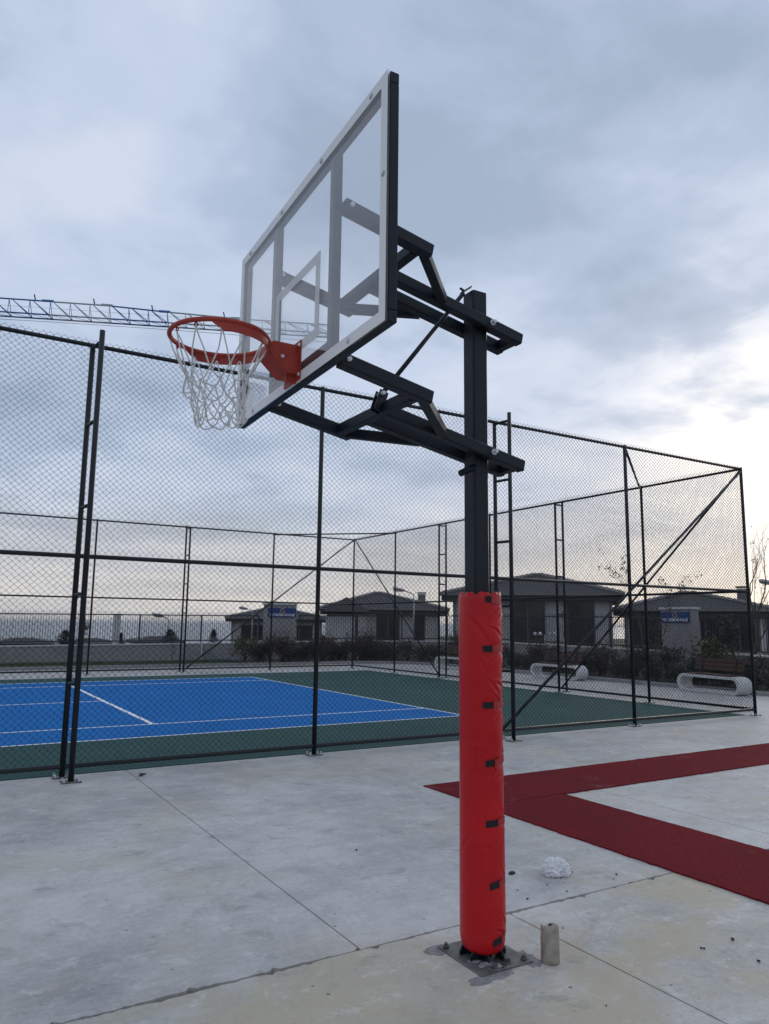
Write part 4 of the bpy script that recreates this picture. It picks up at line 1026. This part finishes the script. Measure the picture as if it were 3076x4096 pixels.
# ------------------------------------------------------------------ houses
def house(px, D, wd, dp, eave_py, apex_py, ang, base_z, label, wins, ridge=0.25, over=0.55, fas=0.32, apex_px=None, chim=None, wall_m='house_wall', wing=None, group='villas behind the wall'):
    """px: photo column of the front middle; D: depth along the view axis; heights from photo rows"""
    pf = at_depth(px, eave_py, D); ze = pf.z; za = at_depth(px, apex_py, D + dp*0.5).z
    vdir = Vector((ray(px, eave_py)[0], ray(px, eave_py)[1], 0)).normalized()
    rz = math.atan2(vdir.y, vdir.x) - math.pi/2 + ang
    root = empty('house', (pf.x, pf.y, base_z), rz, label, 'house', group)
    ze -= base_z; za -= base_z
    b = MB(); b.box((0, dp/2, (ze-fas)/2-0.3), (wd-2*over, dp-2*over, ze-fas+0.6)); wl = b.build('wall', wall_m, root)
    b = MB(); b.box((0, dp/2, ze-fas/2-0.01), (wd-0.06, dp-0.06, fas)); b.build('fascia', 'fascia', root)
    b = MB(); h = wd/2; rl = wd*ridge/2; ax = 0 if apex_px is None else (at_depth(apex_px, eave_py, D).x - pf.x)*math.cos(rz) + (at_depth(apex_px, eave_py, D).y - pf.y)*math.sin(rz)
    E_ = [(-h, 0, ze), (h, 0, ze), (h, dp, ze), (-h, dp, ze)]; A0, A1 = (ax-rl, dp/2, za), (ax+rl, dp/2, za)
    b.add(E_+[A0, A1], [(0, 1, 5, 4), (1, 2, 5), (2, 3, 4, 5), (3, 0, 4), (3, 2, 1, 0)]); rf = b.build('roof', 'roof_tile', root)
    for p, q in ((E_[0], A0), (E_[1], A1), (E_[2], A1), (E_[3], A0), (A0, A1)):
        b = MB(); p, q = Vector(p), Vector(q); n = max(3, int((q-p).length/0.4))
        for i in range(n):
            a_, c_ = p.lerp(q, i/n), p.lerp(q, (i+0.96)/n); b.tube([a_+Vector((0, 0, 0.03)), c_+Vector((0, 0, 0.07))], [0.10, 0.12], 6)
        b.build('ridge_caps', 'ridge_tile', rf)
    for (x0, x1, z0, z1) in wins:
        f_ = MB(); yy = over-0.012; f_.box(((x0+x1)/2, yy, (z0+z1)/2), (x1-x0, 0.05, z1-z0)); wo_ = f_.build('window', 'window_frame', root)
        nM = max(1, round((x1-x0)/1.0)); cwid = (x1-x0-0.06)/nM
        for i in range(nM):
            gq = MB(); gq.box((x0+0.03+cwid*(i+0.5), yy-0.03, (z0+z1)/2), (cwid-0.06, 0.03, z1-z0-0.12)); gq.build('pane', 'window_glass', wo_)
    for s_ in (-1, 1):
        b = MB(); b.tube([(s_*(h-over-0.10), over-0.07, -0.2), (s_*(h-over-0.10), over-0.07, ze-fas)], 0.05, 6); b.build('downpipe', 'house_wall_dark', root)
    b = MB(); b.tube([(-h-0.02, -0.05, ze-0.05), (h+0.02, -0.05, ze-0.05)], 0.065, 6); b.build('gutter', 'window_frame', rf)
    for (x0, x1, z0, z1) in wins:
        if z0 > 0.3: b = MB(); b.box(((x0+x1)/2, over-0.06, z0-0.05), (x1-x0+0.2, 0.16, 0.07)); b.build('sill', 'wall_cap', root)
    if chim:
        b = MB(); cx_, cz_ = chim; b.box((cx_, dp*0.45, cz_+0.2), (0.5, 0.5, 1.1)); b.build('chimney', 'house_wall_dark', rf)
        b = MB(); b.box((cx_, dp*0.45, cz_+0.84), (0.62, 0.62, 0.08)); b.build('chimney_cap', 'fascia', rf)
    if wing:
        wx, ww, wdp, zq = wing
        b = MB(); b.box((wx, -wdp/2+over, (zq-0.3)/2-0.3), (ww-0.5, wdp, zq-0.3+0.6)); b.build('wing_wall', wall_m, root)
        b = MB(); b.add([(wx-ww/2, -wdp, zq), (wx+ww/2, -wdp, zq), (wx+ww/2, 1.5, zq), (wx-ww/2, 1.5, zq), (wx, -wdp+ww*0.3, zq+1.0), (wx, 2.0, zq+1.0)], [(0, 1, 4), (1, 2, 5, 4), (3, 0, 4, 5), (3, 2, 1, 0), (2, 3, 5)]); b.build('wing_roof', 'roof_tile', root)
    return root
house(1112, 62, 8.6, 8.0, 2473, 2433, R(4), -0.2, 'small low house with dark hip roof behind the sign nearest the sea', [(-3.0, -1.0, 0.4, 1.7), (1.6, 3.0, 0.4, 1.7)], 0.1)
house(1540, 50, 8.75, 8.4, 2436, 2374, R(5), 0.1, 'grey house with dark hip roof and wide eaves, just left of the red pad', [(-0.55, 1.05, 0.2, 2.25), (2.0, 2.8, 0.2, 2.25)], 0.05, apex_px=1530, chim=(3.0, 3.0), wing=(-2.6, 3.2, 0.9, 2.35))
house(2118, 38, 9.2, 9.0, 2376, 2302, R(-4), 0.3, 'larger grey house with dark tiled roof directly right of the red padded post', [(-1.05, 0.75, 0.2, 2.75), (1.75, 3.2, 0.2, 2.75)], 0.05, apex_px=2130)
house(2770, 40, 8.35, 8.0, 2440, 2374, R(-3), 0.25, 'house with dark hip roof and chimney behind the right-hand sign', [(-3.2, -1.5, 0.2, 1.9), (0.3, 3.2, 0.2, 1.95)], 0.07, apex_px=2735, chim=(2.45, 2.9))
house(3190, 52, 8.5, 8.0, 2495, 2430, R(-3), 0.2, 'low house cut off by the right edge of the picture', [(-3.0, -1.5, 0.2, 1.7)], 0.2)
# roofs of houses farther down the slope, just above the wall on the left
for k, (px, D, py, lb) in enumerate([(90, 95, 2562, 'far pale roof beyond the sea wall at the left edge'), (640, 110, 2556, 'far low roof beyond the sea wall next to the left lamp'), (395, 120, 2563, 'far low roof beyond the sea wall between two evergreens')]):
    p = at_depth(px, py+10, D); house(px, D, 7.5, 7.0, py+10, py-8, 0.2*k, gz(p.x, p.y)-0.5, lb, [(-2, -0.8, 1.0, 2.2)], 0.3, group='far roofs down the slope')

# street lamps
def street_lamp(px, D, top_py, side, arm, label, rot=0.0):
    p = at_depth(px, top_py, D); zb = gz(p.x, p.y); h = p.z - zb
    root = empty('street_lamp', (p.x, p.y, zb), -YAW + rot, label, 'street lamp', 'street lamps behind the wall')
    b = MB(); b.tube([(0, 0, -0.1), (0, 0, h)], [0.05, 0.032], 8); b.build('pole', 'lamp_metal', root)
    b = MB(); b.tube([(0, 0, h-0.02), (side*arm*0.5, 0, h+0.12), (side*arm, 0, h+0.22)], 0.032, 8); b.build('arm', 'lamp_metal', root)
    b = MB(); b.tube([(side*arm*0.96, 0, h+0.21), (side*(arm+0.18), 0, h+0.26), (side*(arm+0.62), 0, h+0.33), (side*(arm+0.70), 0, h+0.34)], [0.05, 0.10, 0.11, 0.04], 10); hd = b.build('lamp_head', 'lamp_metal', root)
    b = MB(); b.tube([(side*(arm+0.2), 0, h+0.19), (side*(arm+0.58), 0, h+0.255)], [0.06, 0.07], 8); b.build('lens', 'lamp_glass', hd)
street_lamp(676, 46, 2480, -1, 0.35, 'street lamp with curved arm standing left of the leftmost house')
street_lamp(1010, 60, 2447, -1, 0.4, 'street lamp poking above the roof of the leftmost house')
street_lamp(1655, 44, 2378, -1, 0.55, 'street lamp with arm in front of the middle house roof')
street_lamp(3120, 36, 2352, -1, 0.3, 'street lamp head at the right edge beside the bare tree')
p = at_depth(2180, 2580, 32)
lr = empty('garden_lamp', (p.x, p.y, gz(p.x, p.y)), 0, 'white garden lamp cluster in front of the large house door', 'garden lamp'); hz_ = at_depth(2180, 2540, 32).z - lr.location.z
b = MB(); b.tube([(0, 0, 0), (0, 0, hz_)], 0.03, 6); b.beam((-0.4, 0.15, hz_), (0.4, -0.15, hz_), 0.03, 0.03); b.build('pole', 'lamp_metal', lr)
for s_ in (-0.42, -0.2, 0.2, 0.42): b = MB(); b.blob((s_, -s_*0.37, hz_+0.06), 0.07, 1, 0.0, 8, 6); b.build('globe', 'sign_white', lr)

# ------------------------------------------------------------------ tower crane (jib crosses the sky at left)
A = on_z(0, 1255, 31.0); B = on_z(1325, 1342, 31.0); dj = (B-A).normalized(); nj_ = Vector((-dj.y, dj.x, 0))
mast = A - dj*16.0
crane = empty('tower_crane', (mast.x, mast.y, gz(mast.x, mast.y)), math.atan2(dj.y, dj.x), 'blue and white lattice tower crane jib high above the fence at left', 'crane'); zj = 31.0 - crane.location.z
xA = 16.0; Ltot = (B-mast).length
# section boundaries measured along the jib
secs = []; cuts = [2.0]
marks = [on_z(206, 1269, 31.0), on_z(442, 1284, 31.0), on_z(674, 1297.5, 31.0), on_z(961, 1316, 31.0)]
cuts = [1.5, 8.5, 15.0] + [(q-mast).dot(dj) for q in marks] + [Ltot]
hts = [1.62, 1.62, 1.60, 1.58, 1.55, 1.32, 1.12]
cols_ = ['crane_blue', 'crane_white', 'crane_blue', 'crane_white', 'crane_blue', 'crane_white', 'crane_white']
for k in range(len(cuts)-1):
    x0, x1 = cuts[k], cuts[k+1]; h0 = hts[k]; h1 = hts[min(k+1, len(hts)-1)] if k >= 4 else hts[k]; wj = 0.55
    b = MB(); n = 3 if k < 5 else 4; rr_ = 0.065
    hh = lambda x: h0 + (h1-h0)*(x-x0)/(x1-x0)
    for s_ in (-1, 1): b.tube([(x0, s_*wj, zj), (x1, s_*wj, zj)], rr_*1.15, 6)
    b.tube([(x0, 0, zj+h0), (x1, 0, zj+h1)], rr_*1.15, 6)
    for i in range(n):
        xa, xb = x0+(x1-x0)*i/n, x0+(x1-x0)*(i+1)/n; xm = xb - 0.12*(xb-xa)*0
        for s_ in (-1, 1):
            b.tube([(xa+0.05, 0, zj+hh(xa)), (xb-0.05, s_*wj, zj)], 0.042, 5)
            b.tube([(xb-0.05, s_*wj, zj), (xb-0.05-0.15, 0, zj+hh(xb))], 0.034, 5)
        b.tube([(xa, -wj, zj), (xb, wj, zj)], 0.022, 4); b.tube([(xb, -wj, zj), (xb, wj, zj)], 0.022, 4)
    sec = b.build('jib_section', cols_[k], crane)
    if 2 <= k <= 5:
        c = MB(); c.box((x1-0.45, 0, zj+hh(x1)+0.04), (1.1, 0.10, 0.22)); c.build('joint_plate', cols_[k], sec)
        c = MB(); c.beam((x1-1.6, 0, zj+hh(x1)+0.03), (x1-1.75, 0, zj+hh(x1)+0.62), 0.03, 0.12); c.build('flag', 'crane_dark', sec)
b = MB(); b.box((Ltot-0.1, 0, zj+0.35), (0.25, 0.9, 0.7)); b.build('jib_tip', 'crane_white', crane)
for zo, ro in ((-0.25, 0.015), (-0.75, 0.022), (0.9, 0.012)):
    b = MB(); xs_ = np.linspace(1.5, Ltot-0.3, 9); b.tube([(x, 0, zj+zo*(1.0-0.35*math.sin(math.pi*i/8)) if zo < 0 else zj+zo) for i, x in enumerate(xs_)], ro, 4); b.build('cable', 'crane_dark', crane)
b = MB()
for sx in (-1, 1):
    for sy in (-1, 1): b.beam((sx*0.8, sy*0.8, -1), (sx*0.8, sy*0.8, zj+0.6), 0.16, 0.16, up=(1, 0, 0))
nm = int(zj/1.9)
for i in range(nm):
    z0, z1 = zj*i/nm, zj*(i+1)/nm
    for (xa, ya, xb, yb) in ((-.8, -.8, .8, -.8), (.8, -.8, .8, .8), (.8, .8, -.8, .8), (-.8, .8, -.8, -.8)):
        b.tube([(xa, ya, z0), (xb, yb, z1)], 0.05, 5); b.tube([(xa, ya, z1), (xb, yb, z1)], 0.05, 5)
b.build('mast', 'crane_blue', crane)
b = MB(); b.box((0, 0, zj+0.8), (2.4, 2.2, 1.2)); b.box((1.6, -1.4, zj+0.3), (1.6, 1.2, 1.9)); b.build('cab', 'crane_white', crane)
b = MB()
for s_ in (-1, 1): b.beam((-14, s_*0.6, zj+0.3), (1, s_*0.6, zj+0.3), 0.15, 0.3)
b.box((-12.5, 0, zj-0.6), (2.4, 1.4, 2.4)); b.build('counter_jib', 'crane_dark', crane)

# ------------------------------------------------------------------ sea haze
HB = 41000.0; zt_ = 38.0
b = MB(); b.box((0, 0, (zt_-76.5)/2), (2*HB, 2*HB, zt_+76.5)); hz_o = b.build('haze', 'concrete'); hz_o.data.materials.clear()
hm = bpy.data.materials.new('haze_air'); hm.use_nodes = True; hm.node_tree.nodes.clear(); ht = NT(hm.node_tree)
pv = ht.n('ShaderNodeVolumePrincipled'); pv.inputs['Color'].default_value = (0.93, 0.95, 1.0, 1); pv.inputs['Density'].default_value = 0.00003; pv.inputs['Anisotropy'].default_value = 0.3
ho = ht.n('ShaderNodeOutputMaterial'); ht.l(pv.outputs[0], ho.inputs['Volume'])
hz_o.data.materials.append(hm); hz_o['kind'] = 'stuff'; hz_o['label'] = 'pale sea haze filling the air over the water and the court'; hz_o['category'] = 'haze'
